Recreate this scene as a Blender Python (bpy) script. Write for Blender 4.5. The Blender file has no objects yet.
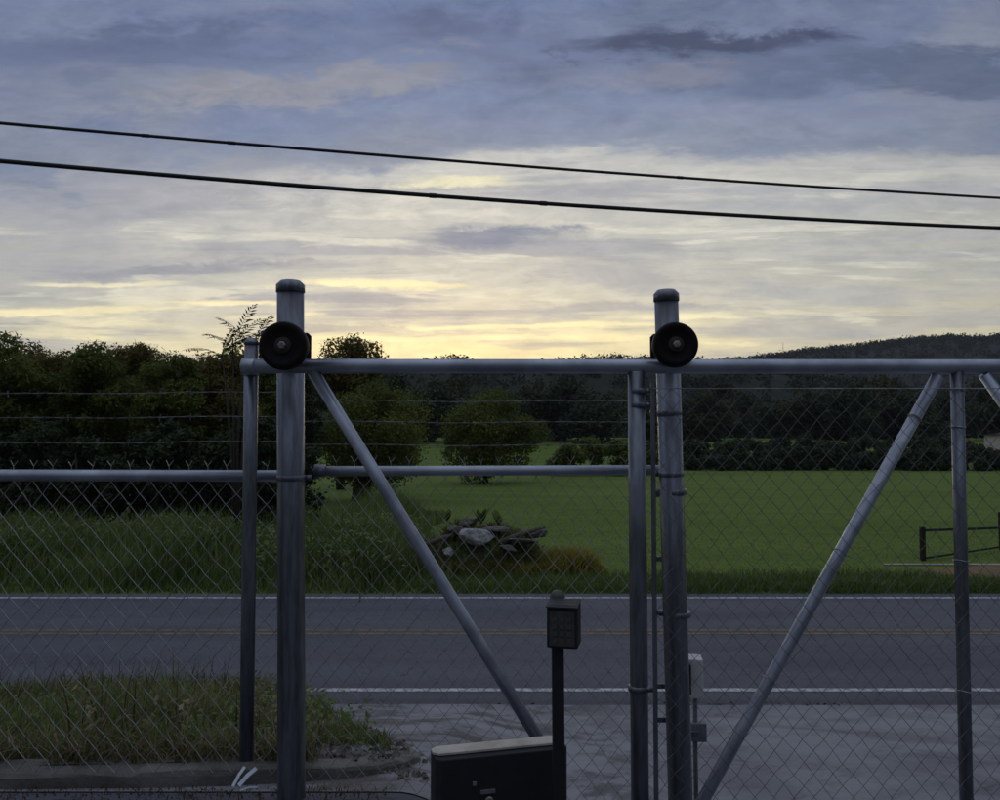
import bpy, bmesh, math, random
import numpy as np
from mathutils import Vector, Matrix
R = math.radians
sc = bpy.context.scene
COL = sc.collection

# ---------------------------------------------------------------- camera
F = 801.0; CAMZ = 1.391; PITCH = math.atan(37 / F)
cam = bpy.data.cameras.new('camera'); camo = bpy.data.objects.new('camera', cam); COL.objects.link(camo)
cam.sensor_width = 36; cam.lens = F / 1000 * 36; cam.clip_start = 0.05; cam.clip_end = 3000
camo.location = (0, 0, CAMZ); camo.rotation_euler = (R(90) + PITCH, 0, 0)
sc.camera = camo
_c, _s = math.cos(PITCH), math.sin(PITCH)
def ray(px, py):
    u = (px - 500) / F; v = (400 - py) / F
    return u, _c - _s * v, _s + _c * v
def at(px, py, Y):
    x, y, z = ray(px, py); k = Y / y
    return Vector((x * k, Y, CAMZ + z * k))
def atz(px, py, Z):
    x, y, z = ray(px, py); k = (Z - CAMZ) / z
    return Vector((x * k, y * k, Z))

# ---------------------------------------------------------------- world: dusk sky under a broken cloud deck
SUN_AZ, SUN_EL = R(-4), R(3.5)
w = bpy.data.worlds.new('World'); sc.world = w; w.use_nodes = True
nt = w.node_tree; nt.nodes.clear()
class G:
    """tiny helper that writes shader maths"""
    def __init__(s, nt): s.nt = nt
    def n(s, t, **k):
        o = s.nt.nodes.new(t)
        for a, b in k.items(): setattr(o, a, b)
        return o
    def put(s, sock, v):
        if isinstance(v, bpy.types.NodeSocket): s.nt.links.new(v, sock)
        elif v is not None: sock.default_value = v
    def m(s, op, a, b=None, c=None):
        o = s.n('ShaderNodeMath', operation=op)
        for i, v in enumerate((a, b, c)): s.put(o.inputs[i], v)
        return o.outputs[0]
    def comb(s, x, y, z):
        o = s.n('ShaderNodeCombineXYZ')
        for i, v in enumerate((x, y, z)): s.put(o.inputs[i], v)
        return o.outputs[0]
    def noise(s, vec, scale, detail=4, rough=.55, dist=0):
        o = s.n('ShaderNodeTexNoise'); s.put(o.inputs['Vector'], vec)
        o.inputs['Scale'].default_value = scale; o.inputs['Detail'].default_value = detail
        o.inputs['Roughness'].default_value = rough; o.inputs['Distortion'].default_value = dist
        return o.outputs['Fac']
    def sm(s, v, a, b, lo=0., hi=1.):
        o = s.n('ShaderNodeMapRange', interpolation_type='SMOOTHSTEP'); s.put(o.inputs[0], v)
        o.inputs[1].default_value = a; o.inputs[2].default_value = b
        o.inputs[3].default_value = lo; o.inputs[4].default_value = hi
        return o.outputs[0]
    def lin(s, v, a, b, lo=0., hi=1.):
        o = s.n('ShaderNodeMapRange'); s.put(o.inputs[0], v)
        o.inputs[1].default_value = a; o.inputs[2].default_value = b
        o.inputs[3].default_value = lo; o.inputs[4].default_value = hi
        return o.outputs[0]
    def mix(s, f, a, b, bt='MIX'):
        o = s.n('ShaderNodeMix', data_type='RGBA', blend_type=bt)
        s.put(o.inputs[0], f)
        s.put(o.inputs[6], (*a, 1) if isinstance(a, tuple) else a); s.put(o.inputs[7], (*b, 1) if isinstance(b, tuple) else b)
        return o.outputs[2]
    def ramp(s, v, stops, interp='LINEAR'):
        o = s.n('ShaderNodeValToRGB'); s.put(o.inputs[0], v); cr = o.color_ramp; cr.interpolation = interp
        while len(cr.elements) > 1: cr.elements.remove(cr.elements[0])
        cr.elements[0].position = stops[0][0]; cr.elements[0].color = (*stops[0][1], 1)
        for p, c in stops[1:]:
            e = cr.elements.new(p); e.color = (*c, 1)
        return o.outputs[0]
    def gauss(s, v, c, wd):
        d = s.m('DIVIDE', s.m('SUBTRACT', v, c), wd)
        return s.m('POWER', math.e, s.m('MULTIPLY', s.m('MULTIPLY', d, d), -1.))

g = G(nt)
tc = g.n('ShaderNodeTexCoord').outputs['Generated']
sep = g.n('ShaderNodeSeparateXYZ'); g.put(sep.inputs[0], tc)
dx, dy, dz = sep.outputs
hor = g.m('SQRT', g.m('ADD', g.m('MULTIPLY', dx, dx), g.m('MULTIPLY', dy, dy)))
# angle above the horizon; in front it is measured along the deck, whose edge lies straight across the west
el = g.m('MULTIPLY', g.m('ARCTAN2', dz, g.m('MAXIMUM', dy, g.m('MULTIPLY', hor, .8))), 57.2958)
az = g.m('MULTIPLY', g.m('ARCTAN2', dx, dy), 57.2958)
den = g.m('ADD', g.m('MAXIMUM', dz, 0.0), 0.10)
px_, py_ = g.m('DIVIDE', dx, den), g.m('DIVIDE', dy, den)
Pc = g.comb(g.m('MULTIPLY', px_, .55), py_, 0.)            # cloud deck seen in perspective
Pb = g.comb(g.m('ADD', g.m('MULTIPLY', px_, .35), 7.3), g.m('ADD', py_, 3.1), 2.)
Pd = g.comb(g.m('MULTIPLY', az, .035), g.m('MULTIPLY', el, .11), 5.)
n_low = g.noise(Pc, .75, 3, .5, .3)
n_mid = g.noise(Pb, 1.5, 7, .58, .5)
n_str = g.noise(Pc, 2.6, 9, .6, .8)
n_brd = g.noise(Pd, 1.0, 6, .55, .4)
n_pk = g.noise(Pd, 1.7, 5, .5, .6)
Ps = g.comb(g.m('MULTIPLY', az, .024), g.m('MULTIPLY', el, .42), 9.)          # long thin streaks low down
Pt = g.comb(g.m('ADD', g.m('MULTIPLY', az, .060), 31.), g.m('MULTIPLY', el, .52), 4.)
n_s1 = g.noise(Ps, 1.0, 10, .60, .15)
n_s2 = g.noise(Pt, 1.0, 10, .60, .35)
n_fine = g.noise(g.comb(g.m('MULTIPLY', az, .33), g.m('MULTIPLY', el, .95), 3.), 1.0, 9, .68, .4)
n_bil = g.noise(g.comb(g.m('MULTIPLY', az, .085), g.m('MULTIPLY', el, .30), 12.), 1.0, 9, .62, .3)
wob = g.m('ADD', g.m('ADD', g.m('MULTIPLY', g.m('SUBTRACT', n_brd, .5), 4.), g.m('MULTIPLY', g.m('SUBTRACT', n_bil, .5), 4.2)), g.m('MULTIPLY', g.m('SUBTRACT', n_fine, .5), 1.8))
# the edge of the dark deck is crisp on the right and melts downward on the left
tilt = g.sm(az, -34., 0., 2.4, -.4)
elp = g.m('ADD', g.m('ADD', el, wob), tilt)
f90 = g.lin(elp, 0., 90.)
S = lambda d, c: (d / 90., c)
base = g.ramp(f90, [S(0, (.76, .63, .36)), S(5.5, (1.0, .89, .56)), S(8, (.80, .75, .57)), S(10.5, (.68, .66, .565)), S(13, (.61, .61, .55)),
                    S(16.5, (.60, .60, .565)), S(18.7, (.58, .585, .57)), S(19.4, (.26, .31, .42)), S(22.5, (.20, .255, .405)),
                    S(28, (.150, .195, .345)), S(45, (.29, .345, .49)), S(90, (.60, .66, .79))])  # overhead end lies out of view, brightened to light the ground
cool = g.ramp(f90, [S(0, (.036, .040, .055)), S(18, (.070, .080, .112)), S(45, (.23, .27, .38)), S(90, (.60, .66, .79))])  # sky behind the camera, dimmed low down to darken the metal facing it
sunw = g.gauss(g.m('ABSOLUTE', g.m('SUBTRACT', az, -4.)), 0., 62.)
col = g.mix(sunw, cool, base)
low_zone = g.sm(elp, 20.5, 17.5)
up_zone = g.sm(elp, 18., 21.)
# grey-blue cloud streaks across the pale lower sky
lowsun = g.m('MULTIPLY', low_zone, sunw)
col = g.mix(g.m('MULTIPLY', g.m('MULTIPLY', g.sm(n_s1, .51, .60), lowsun), .62), col, (.34, .36, .43))
col = g.mix(g.m('MULTIPLY', g.m('MULTIPLY', g.sm(n_s2, .51, .61), lowsun), .58), col, (.41, .42, .46))
# bright gaps, cream higher up and yellow near the hidden sun
gap = g.m('MULTIPLY', g.m('MULTIPLY', g.sm(n_s2, .47, .39), lowsun), g.sm(el, 20., 13., .35, .85))
gcol = g.mix(g.m('MULTIPLY', g.sm(el, 11.5, 7.), g.gauss(az, -7., 30.)), (.78, .76, .65), (1.14, .99, .54))
col = g.mix(gap, col, gcol)
hz = g.m('MULTIPLY', g.m('MULTIPLY', g.gauss(el, 6.3, 1.3), g.gauss(az, -2., 19.)), g.sm(n_s2, .60, .46, .35, 1.))
col = g.mix(g.m('MULTIPLY', hz, .9), col, (1.16, 1.0, .52))
# upper deck: warm thin places and dark rolls
pk = g.m('MULTIPLY', g.m('MULTIPLY', g.sm(n_pk, .52, .68), up_zone), .55)
col = g.mix(pk, col, (.275, .30, .365))
dk = g.m('MULTIPLY', g.m('MULTIPLY', g.sm(n_pk, .46, .32), up_zone), .55)
col = g.mix(dk, col, (.092, .125, .215))
col = g.mix(g.m('MULTIPLY', g.m('MULTIPLY', g.sm(n_bil, .48, .66), up_zone), .35), col, (.235, .28, .38))
def patch(a0, e0, wa, we, c, amt, slope=0.):
    global col
    e_ = g.m('ADD', el, g.m('MULTIPLY', g.m('SUBTRACT', az, a0), slope))
    e_ = g.m('ADD', e_, g.m('ADD', g.m('MULTIPLY', g.m('SUBTRACT', n_bil, .5), we * 6.0), g.m('MULTIPLY', g.m('SUBTRACT', n_fine, .5), we * 2.5)))
    a_ = g.m('ADD', az, g.m('ADD', g.m('MULTIPLY', g.m('SUBTRACT', n_s2, .5), wa * 2.6), g.m('MULTIPLY', g.m('SUBTRACT', n_fine, .5), wa * 1.6)))
    k = g.m('MULTIPLY', g.gauss(a_, a0, wa), g.gauss(e_, e0, we))
    col = g.mix(g.m('MULTIPLY', g.sm(k, .08, .8), amt), col, c)
patch(15.4, 26.9, 9., 1.25, (.062, .080, .148), .95, .01)
patch(29.0, 25.0, 7., 1.3, (.098, .128, .215), .8)
patch(-25.0, 26.6, 9., 1.5, (.105, .142, .245), .6)
patch(-4.0, 27.6, 6., 1.0, (.115, .142, .25), .55)
patch(-13.0, 24.0, 14., 1.3, (.315, .318, .355), .7, -.09)
patch(-26., 16.6, 11., 2.4, (.385, .395, .44), .7)
patch(20., 16.4, 9., .8, (.44, .455, .48), .6)
patch(12., 24.6, 7., .8, (.27, .275, .35), .5)
patch(20., 22.0, 9., .9, (.26, .295, .41), .5)
patch(0., 14.1, 6., .75, (.225, .27, .37), .9)
patch(-3.5, 17.8, 4.5, .45, (.92, .86, .60), .9)
patch(-9.0, 10.7, 6., .30, (1.12, .98, .58), .95)
patch(-29., 8.9, 5., .34, (1.08, .95, .58), .85)
patch(-19., 9.5, 6., .20, (1.1, .97, .58), .85)
patch(3., 8.0, 9., .20, (1.16, 1.02, .58), .9)
patch(-3., 7.1, 11., .24, (1.2, 1.06, .60), .9)
patch(13., 8.5, 5., .16, (1.06, .95, .60), .8)
patch(-26., 11.0, 4., .18, (.98, .89, .62), .8)
patch(-12., 7.8, 6., .3, (.46, .45, .44), .55)
patch(20., 7.4, 7., .3, (.50, .50, .49), .6)
patch(-22., 12.1, 9., .45, (.34, .355, .41), .9, -.03)
patch(8., 9.2, 9., .35, (.40, .41, .44), .6)
sky = g.n('ShaderNodeTexSky', sky_type='NISHITA', sun_disc=False, sun_elevation=SUN_EL, sun_rotation=SUN_AZ, dust_density=2.0)
skyc = g.mix(1., sky.outputs[0], (.08, .08, .08), 'MULTIPLY')
col = g.mix(.93, skyc, col)
# fine cloud grain
col = g.mix(1., col, g.mix(g.sm(n_fine, .30, .70), (.93, .935, .95), (1.14, 1.13, 1.11)), 'MULTIPLY')
# below the horizon: dim ground colour
col = g.mix(g.sm(el, -1., 0.5), (.05, .055, .04), col)
bg = g.n('ShaderNodeBackground'); g.put(bg.inputs[0], col); bg.inputs[1].default_value = 1.0
out = g.n('ShaderNodeOutputWorld'); g.put(out.inputs[0], bg.outputs[0])

sun = bpy.data.lights.new('sun', 'SUN'); sun.energy = .2; sun.angle = R(14); sun.color = (1, .80, .52)
suno = bpy.data.objects.new('sun', sun); COL.objects.link(suno)
sd = Vector((math.sin(SUN_AZ) * math.cos(SUN_EL), math.cos(SUN_AZ) * math.cos(SUN_EL), math.sin(SUN_EL)))
suno.rotation_euler = sd.to_track_quat('Z', 'Y').to_euler(); suno.location = (-3, 40, 20)
sc.view_settings.view_transform = 'Standard'; sc.view_settings.look = 'None'
sc.view_settings.exposure = 0; sc.view_settings.gamma = 1

# ---------------------------------------------------------------- materials
MATS = {}
def mat(name, base, rough=.7, metal=0., var=None, scale=8., detail=6, bump=0., bscale=40., spec=.5, tint=None, transl=0., coord='Object', streak=None):
    """base colour, optional second colour mixed by noise, optional third by a coarse noise (dirt)"""
    m = bpy.data.materials.new(name); m.use_nodes = True
    t = m.node_tree; gg = G(t); b = t.nodes['Principled BSDF']
    co = gg.n('ShaderNodeTexCoord').outputs[coord] if coord != 'World' else gg.n('ShaderNodeNewGeometry').outputs['Position']
    c = base
    if var is not None:
        v_ = co
        if streak: 
            mp = gg.n('ShaderNodeMapping'); gg.put(mp.inputs[0], co); mp.inputs[3].default_value = streak; v_ = mp.outputs[0]
        nz = gg.noise(v_, scale, detail, .6)
        c = gg.mix(gg.sm(nz, .35, .68), base, var)
    if tint is not None:                # random per leaf / blade, stored on the mesh
        a = gg.n('ShaderNodeAttribute', attribute_name='tint').outputs['Fac']
        c = gg.ramp(a, tint)
    gg.put(b.inputs['Base Color'], (*c, 1) if isinstance(c, tuple) else c)
    b.inputs['Roughness'].default_value = rough; b.inputs['Metallic'].default_value = metal
    b.inputs['Specular IOR Level'].default_value = spec
    if bump:
        bp = gg.n('ShaderNodeBump'); bp.inputs['Strength'].default_value = bump; bp.inputs['Distance'].default_value = .02
        gg.put(bp.inputs['Height'], gg.noise(co, bscale, 8, .65)); gg.put(b.inputs['Normal'], bp.outputs[0])
    if transl:
        tr = gg.n('ShaderNodeBsdfTranslucent'); gg.put(tr.inputs[0], (*c, 1) if isinstance(c, tuple) else c)
        mx = gg.n('ShaderNodeMixShader'); mx.inputs[0].default_value = transl
        t.links.new(b.outputs[0], mx.inputs[1]); t.links.new(tr.outputs[0], mx.inputs[2])
        t.links.new(mx.outputs[0], t.nodes['Material Output'].inputs[0])
    MATS[name] = m
    return m
mat('galv', (.235, .25, .278), .38, .84, var=(.14, .15, .168), scale=5, bump=.07, bscale=60, streak=(9, 9, 1.2))
mat('galv_pipe', (.46, .49, .55), .36, .65, var=(.31, .33, .375), scale=7, bump=.015, bscale=70)
mat('wire', (.46, .47, .46), .42, .8, var=(.26, .25, .23), scale=14)
mat('dark_wire', (.20, .205, .205), .5, .75, var=(.11, .108, .10), scale=14)
mat('rubber', (.006, .005, .005), .6, 0, var=(.016, .008, .006), scale=9, bump=.1, spec=.2)
mat('rust', (.05, .032, .024), .8, .1, var=(.05, .035, .03), scale=30)
mat('bolt', (.40, .40, .36), .4, .6, var=(.2, .16, .12), scale=60)
mat('black_paint', (.010, .010, .012), .6, 0, var=(.018, .017, .017), scale=14, bump=.1)
mat('black_plastic', (.011, .0115, .014), .62, 0, var=(.016, .016, .018), scale=20, bump=.05)
mat('lid', (.62, .56, .47), .7, 0, var=(.45, .40, .33), scale=11, bump=.15)  # beige lid, with sky light reflected on its top put into the pale colour
mat('keypad_face', (.09, .085, .075), .5, .2, var=(.06, .055, .05), scale=40)
mat('keys', (.085, .08, .075), .5, .2)
mat('box_grey', (.66, .66, .63), .6, 0, var=(.52, .52, .49), scale=15, bump=.08)
mat('conduit', (.20, .21, .22), .55, .2, var=(.14, .14, .15), scale=20)
mat('concrete', (.225, .210, .185), .9, 0, var=(.11, .098, .082), scale=3.2, bump=.7, bscale=38, coord='World')
mat('paint_white', (.62, .62, .60), .75, 0, var=(.20, .20, .205), scale=11, bump=.2, bscale=90, coord='World')
mat('paint_yellow', (.27, .175, .065), .75, 0, var=(.12, .10, .075), scale=7, bump=.2, bscale=90, coord='World')
mat('bark', (.07, .055, .04), .95, 0, var=(.035, .028, .022), scale=12, bump=.5, bscale=25, streak=(4, 4, .6))
mat('post_wood', (.030, .026, .022), .9, 0, var=(.018, .016, .014), scale=20, bump=.3)
mat('cable', (.012, .012, .013), .6)
mat('pale_rock', (.58, .58, .57), .95, 0, var=(.26, .25, .22), scale=3, bump=.9, bscale=14)
mat('crumb', (.21, .19, .16), .95, 0, var=(.11, .095, .078), scale=9, bump=.4)
mat('grey_rock', (.21, .195, .175), .95, 0, var=(.075, .075, .05), scale=4, bump=.9, bscale=14)
mat('log_wood', (.16, .13, .10), .95, 0, var=(.09, .07, .055), scale=8, bump=.4, streak=(1, 8, 8))
mat('soil', (.13, .112, .088), 1, 0, var=(.065, .054, .038), scale=7, bump=.6, bscale=26, coord='World')
mat('earth', (.105, .085, .055), 1, 0, var=(.05, .048, .026), scale=6, bump=.6, bscale=18, coord='World')
mat('siding', (.66, .58, .50), .8, 0, var=(.56, .49, .42), scale=3, bump=.1)
mat('roof', (.10, .075, .06), .9, 0, var=(.07, .055, .05), scale=6, bump=.3)
mat('glass_dark', (.02, .022, .025), .15)
mat('litter', (.80, .84, .90), .45)
mat('forest_floor', (.022, .030, .016), 1, 0, var=(.014, .019, .010), scale=.15, bump=.4, bscale=2, coord='World')
mat('steel_mast', (.35, .35, .35), .6, .3)
T = lambda *a: [(i / (len(a) - 1), c) for i, c in enumerate(a)]
mat('leaf_green', (.05, .08, .02), .65, tint=T((.062, .085, .013), (.135, .170, .026), (.220, .248, .042)), transl=.4, spec=.3)
mat('leaf_olive', (.05, .08, .02), .65, tint=T((.085, .078, .017), (.160, .132, .028), (.235, .165, .045)), transl=.4, spec=.3)
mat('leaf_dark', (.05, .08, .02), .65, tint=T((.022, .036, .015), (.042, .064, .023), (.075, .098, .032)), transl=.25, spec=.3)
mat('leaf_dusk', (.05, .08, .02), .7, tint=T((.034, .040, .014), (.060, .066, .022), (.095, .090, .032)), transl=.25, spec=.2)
mat('leaf_far', (.05, .08, .02), .8, tint=T((.022, .032, .018), (.036, .046, .022), (.055, .060, .028)), transl=.2, spec=.2)
mat('blade_green', (.05, .08, .02), .6, tint=T((.080, .130, .032), (.165, .230, .056), (.250, .300, .095)), transl=.35, spec=.3)
mat('blade_dry', (.05, .08, .02), .7, tint=T((.10, .11, .036), (.22, .19, .09), (.44, .36, .22)), transl=.3, spec=.3)
mat('blade_yellow', (.05, .08, .02), .7, tint=T((.13, .13, .032), (.27, .235, .045), (.40, .33, .06)), transl=.35, spec=.3)
mat('blade_brown', (.05, .08, .02), .8, tint=T((.060, .046, .024), (.120, .086, .046), (.21, .16, .095)), transl=.2, spec=.2)

def ground_mat():
    m = bpy.data.materials.new('field'); m.use_nodes = True; t = m.node_tree; q = G(t); b = t.nodes['Principled BSDF']
    P = q.n('ShaderNodeNewGeometry').outputs['Position']
    n1 = q.noise(P, .18, 5, .6); n2 = q.noise(P, 2.2, 8, .7); n3 = q.noise(P, 14, 6, .7)
    sp = q.n('ShaderNodeSeparateXYZ'); q.put(sp.inputs[0], P)
    band = q.noise(q.comb(q.m('MULTIPLY', sp.outputs[0], .035), q.m('ADD', q.m('MULTIPLY', sp.outputs[1], .42), q.m('MULTIPLY', sp.outputs[0], .05)), 0.), 1., 5, .6)
    c = q.mix(q.sm(n1, .35, .65), (.132, .190, .036), (.112, .168, .032))
    c = q.mix(q.m('MULTIPLY', q.sm(band, .44, .58), .7), c, (.165, .215, .042))
    c = q.mix(q.m('MULTIPLY', q.sm(n2, .46, .68), .6), c, (.084, .134, .026))
    c = q.mix(q.m('MULTIPLY', q.sm(n3, .5, .75), .35), c, (.17, .22, .04))
    q.put(b.inputs['Base Color'], c); b.inputs['Roughness'].default_value = .95; b.inputs['Specular IOR Level'].default_value = .1
    bp = q.n('ShaderNodeBump'); bp.inputs['Strength'].default_value = .7; bp.inputs['Distance'].default_value = .06
    q.put(bp.inputs['Height'], q.noise(P, 9, 8, .75)); q.put(b.inputs['Normal'], bp.outputs[0])
    MATS['field'] = m
ground_mat()
def asphalt_mat():
    m = bpy.data.materials.new('asphalt'); m.use_nodes = True; t = m.node_tree; q = G(t); b = t.nodes['Principled BSDF']
    P = q.n('ShaderNodeNewGeometry').outputs['Position']
    mp = q.n('ShaderNodeMapping'); q.put(mp.inputs[0], P); mp.inputs[3].default_value = (.25, 1.3, 1)
    n1 = q.noise(mp.outputs[0], .9, 6, .6); n2 = q.noise(P, 60, 4, .8); n3 = q.noise(P, 6, 7, .65)
    c = q.mix(q.sm(n1, .35, .68), (.118, .119, .135), (.092, .093, .107))
    c = q.mix(q.m('MULTIPLY', q.sm(n3, .5, .75), .4), c, (.066, .066, .074))
    c = q.mix(q.m('MULTIPLY', q.sm(n2, .58, .74), .55), c, (.20, .19, .185))
    spy = q.n('ShaderNodeSeparateXYZ'); q.put(spy.inputs[0], P); yy = q.m('ADD', spy.outputs[1], q.m('MULTIPLY', q.m('SUBTRACT', n1, .5), .5))
    trk = q.m('ADD', q.m('ADD', q.gauss(yy, 9.85, .22), q.gauss(yy, 11.35, .22)), q.m('ADD', q.gauss(yy, 12.5, .22), q.gauss(yy, 13.9, .22)))
    c = q.mix(q.m('MULTIPLY', q.m('MINIMUM', trk, 1.), .35), c, (.140, .141, .156))
    c = q.mix(q.m('MULTIPLY', q.gauss(yy, 8.75, .13), .55), c, (.060, .056, .056))
    # narrow tar-sealed crack lines
    v = q.n('ShaderNodeTexVoronoi', feature='DISTANCE_TO_EDGE'); mp2 = q.n('ShaderNodeMapping'); q.put(mp2.inputs[0], P); mp2.inputs[3].default_value = (.16, .5, 1)
    wv = q.n('ShaderNodeVectorMath', operation='ADD'); nn = q.n('ShaderNodeTexNoise'); nn.inputs['Scale'].default_value = 2.; q.put(nn.inputs['Vector'], P)
    q.put(wv.inputs[0], mp2.outputs[0]); q.put(wv.inputs[1], nn.outputs['Color']); q.put(v.inputs['Vector'], wv.outputs[0])
    c = q.mix(q.m('MULTIPLY', q.sm(v.outputs[0], .016, .005), .75), c, (.035, .035, .038))
    q.put(b.inputs['Base Color'], c); b.inputs['Roughness'].default_value = .82; b.inputs['Specular IOR Level'].default_value = .35
    bp = q.n('ShaderNodeBump'); bp.inputs['Strength'].default_value = .5; bp.inputs['Distance'].default_value = .01
    q.put(bp.inputs['Height'], q.noise(P, 90, 5, .8)); q.put(b.inputs['Normal'], bp.outputs[0])
    MATS['asphalt'] = m
asphalt_mat()
def drive_mat():
    m = bpy.data.materials.new('drive'); m.use_nodes = True; t = m.node_tree; q = G(t); b = t.nodes['Principled BSDF']
    P = q.n('ShaderNodeNewGeometry').outputs['Position']
    n1 = q.noise(P, .75, 6, .62, .6); n2 = q.noise(P, 2.3, 10, .7, .2); n3 = q.noise(P, 45, 5, .75)
    sp = q.n('ShaderNodeSeparateXYZ'); q.put(sp.inputs[0], P)
    left = q.sm(sp.outputs[0], 1.6, .2)              # broken, patched concrete by the kerb
    c = q.mix(q.sm(n1, .40, .60), (.275, .276, .285), (.200, .200, .210))
    c = q.mix(q.m('MULTIPLY', q.sm(n2, .50, .60), q.m('ADD', q.m('MULTIPLY', left, .6), .32)), c, (.098, .090, .090))
    c = q.mix(q.m('MULTIPLY', q.sm(n2, .42, .32), q.m('ADD', q.m('MULTIPLY', left, .6), .12)), c, (.35, .35, .36))
    c = q.mix(q.m('MULTIPLY', q.sm(n3, .55, .75), .4), c, (.09, .088, .085))
    v = q.n('ShaderNodeTexVoronoi', feature='DISTANCE_TO_EDGE'); v.inputs['Scale'].default_value = .55
    wv = q.n('ShaderNodeVectorMath', operation='ADD'); nn = q.n('ShaderNodeTexNoise'); nn.inputs['Scale'].default_value = 1.6; nn.inputs['Detail'].default_value = 6; q.put(nn.inputs['Vector'], P)
    q.put(wv.inputs[0], P); q.put(wv.inputs[1], nn.outputs['Color']); q.put(v.inputs['Vector'], wv.outputs[0])
    c = q.mix(q.m('MULTIPLY', q.m('MULTIPLY', q.sm(v.outputs[0], .010, .003), q.sm(n1, .45, .6)), .5), c, (.07, .066, .062))
    n5 = q.noise(P, 1.5, 9, .66, .5); c = q.mix(q.m('MULTIPLY', q.sm(n5, .49, .60), q.m('ADD', q.m('MULTIPLY', left, .6), .10)), c, (.105, .086, .074))
    q.put(b.inputs['Base Color'], c); b.inputs['Roughness'].default_value = .85; b.inputs['Specular IOR Level'].default_value = .3
    bp = q.n('ShaderNodeBump'); bp.inputs['Strength'].default_value = .45; bp.inputs['Distance'].default_value = .012
    q.put(bp.inputs['Height'], q.noise(P, 40, 8, .75)); q.put(b.inputs['Normal'], bp.outputs[0])
    MATS['drive'] = m
drive_mat()

# ---------------------------------------------------------------- mesh helpers
def tag(o, label=None, cat=None, group=None, kind=None):
    if label: o['label'] = label
    if cat: o['category'] = cat
    if group: o['group'] = group
    if kind: o['kind'] = kind
    return o
def empty(name, loc=(0, 0, 0)):
    o = bpy.data.objects.new(name, None); o.location = loc; o.empty_display_size = .1; COL.objects.link(o); return o
def link(name, me, m, parent=None):
    o = bpy.data.objects.new(name, me); COL.objects.link(o)
    if m and not me.materials: me.materials.append(MATS[m])
    if parent is not None:
        o.parent = parent
        pl = Vector(parent.location); pp = parent.parent
        while pp is not None: pl += Vector(pp.location); pp = pp.parent
        o.location = -pl                              # meshes are written in world coordinates
    return o
def mesh_np(name, V, Fc, m, parent=None, smooth=False, tint=None):
    """V (n,3); Fc (k,4) or (k,3) index array"""
    V = np.asarray(V, dtype=np.float32); Fc = np.asarray(Fc, dtype=np.int32)
    me = bpy.data.meshes.new(name); k, c = Fc.shape
    me.vertices.add(len(V)); me.vertices.foreach_set('co', V.ravel())
    me.loops.add(k * c); me.loops.foreach_set('vertex_index', Fc.ravel())
    me.polygons.add(k); me.polygons.foreach_set('loop_start', np.arange(0, k * c, c, dtype=np.int32))
    me.polygons.foreach_set('use_smooth', np.full(k, smooth))
    me.update(calc_edges=True); me.validate()
    if tint is not None:
        a = me.attributes.new('tint', 'FLOAT', 'POINT'); a.data.foreach_set('value', np.asarray(tint, dtype=np.float32))
    return link(name, me, m, parent)
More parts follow.
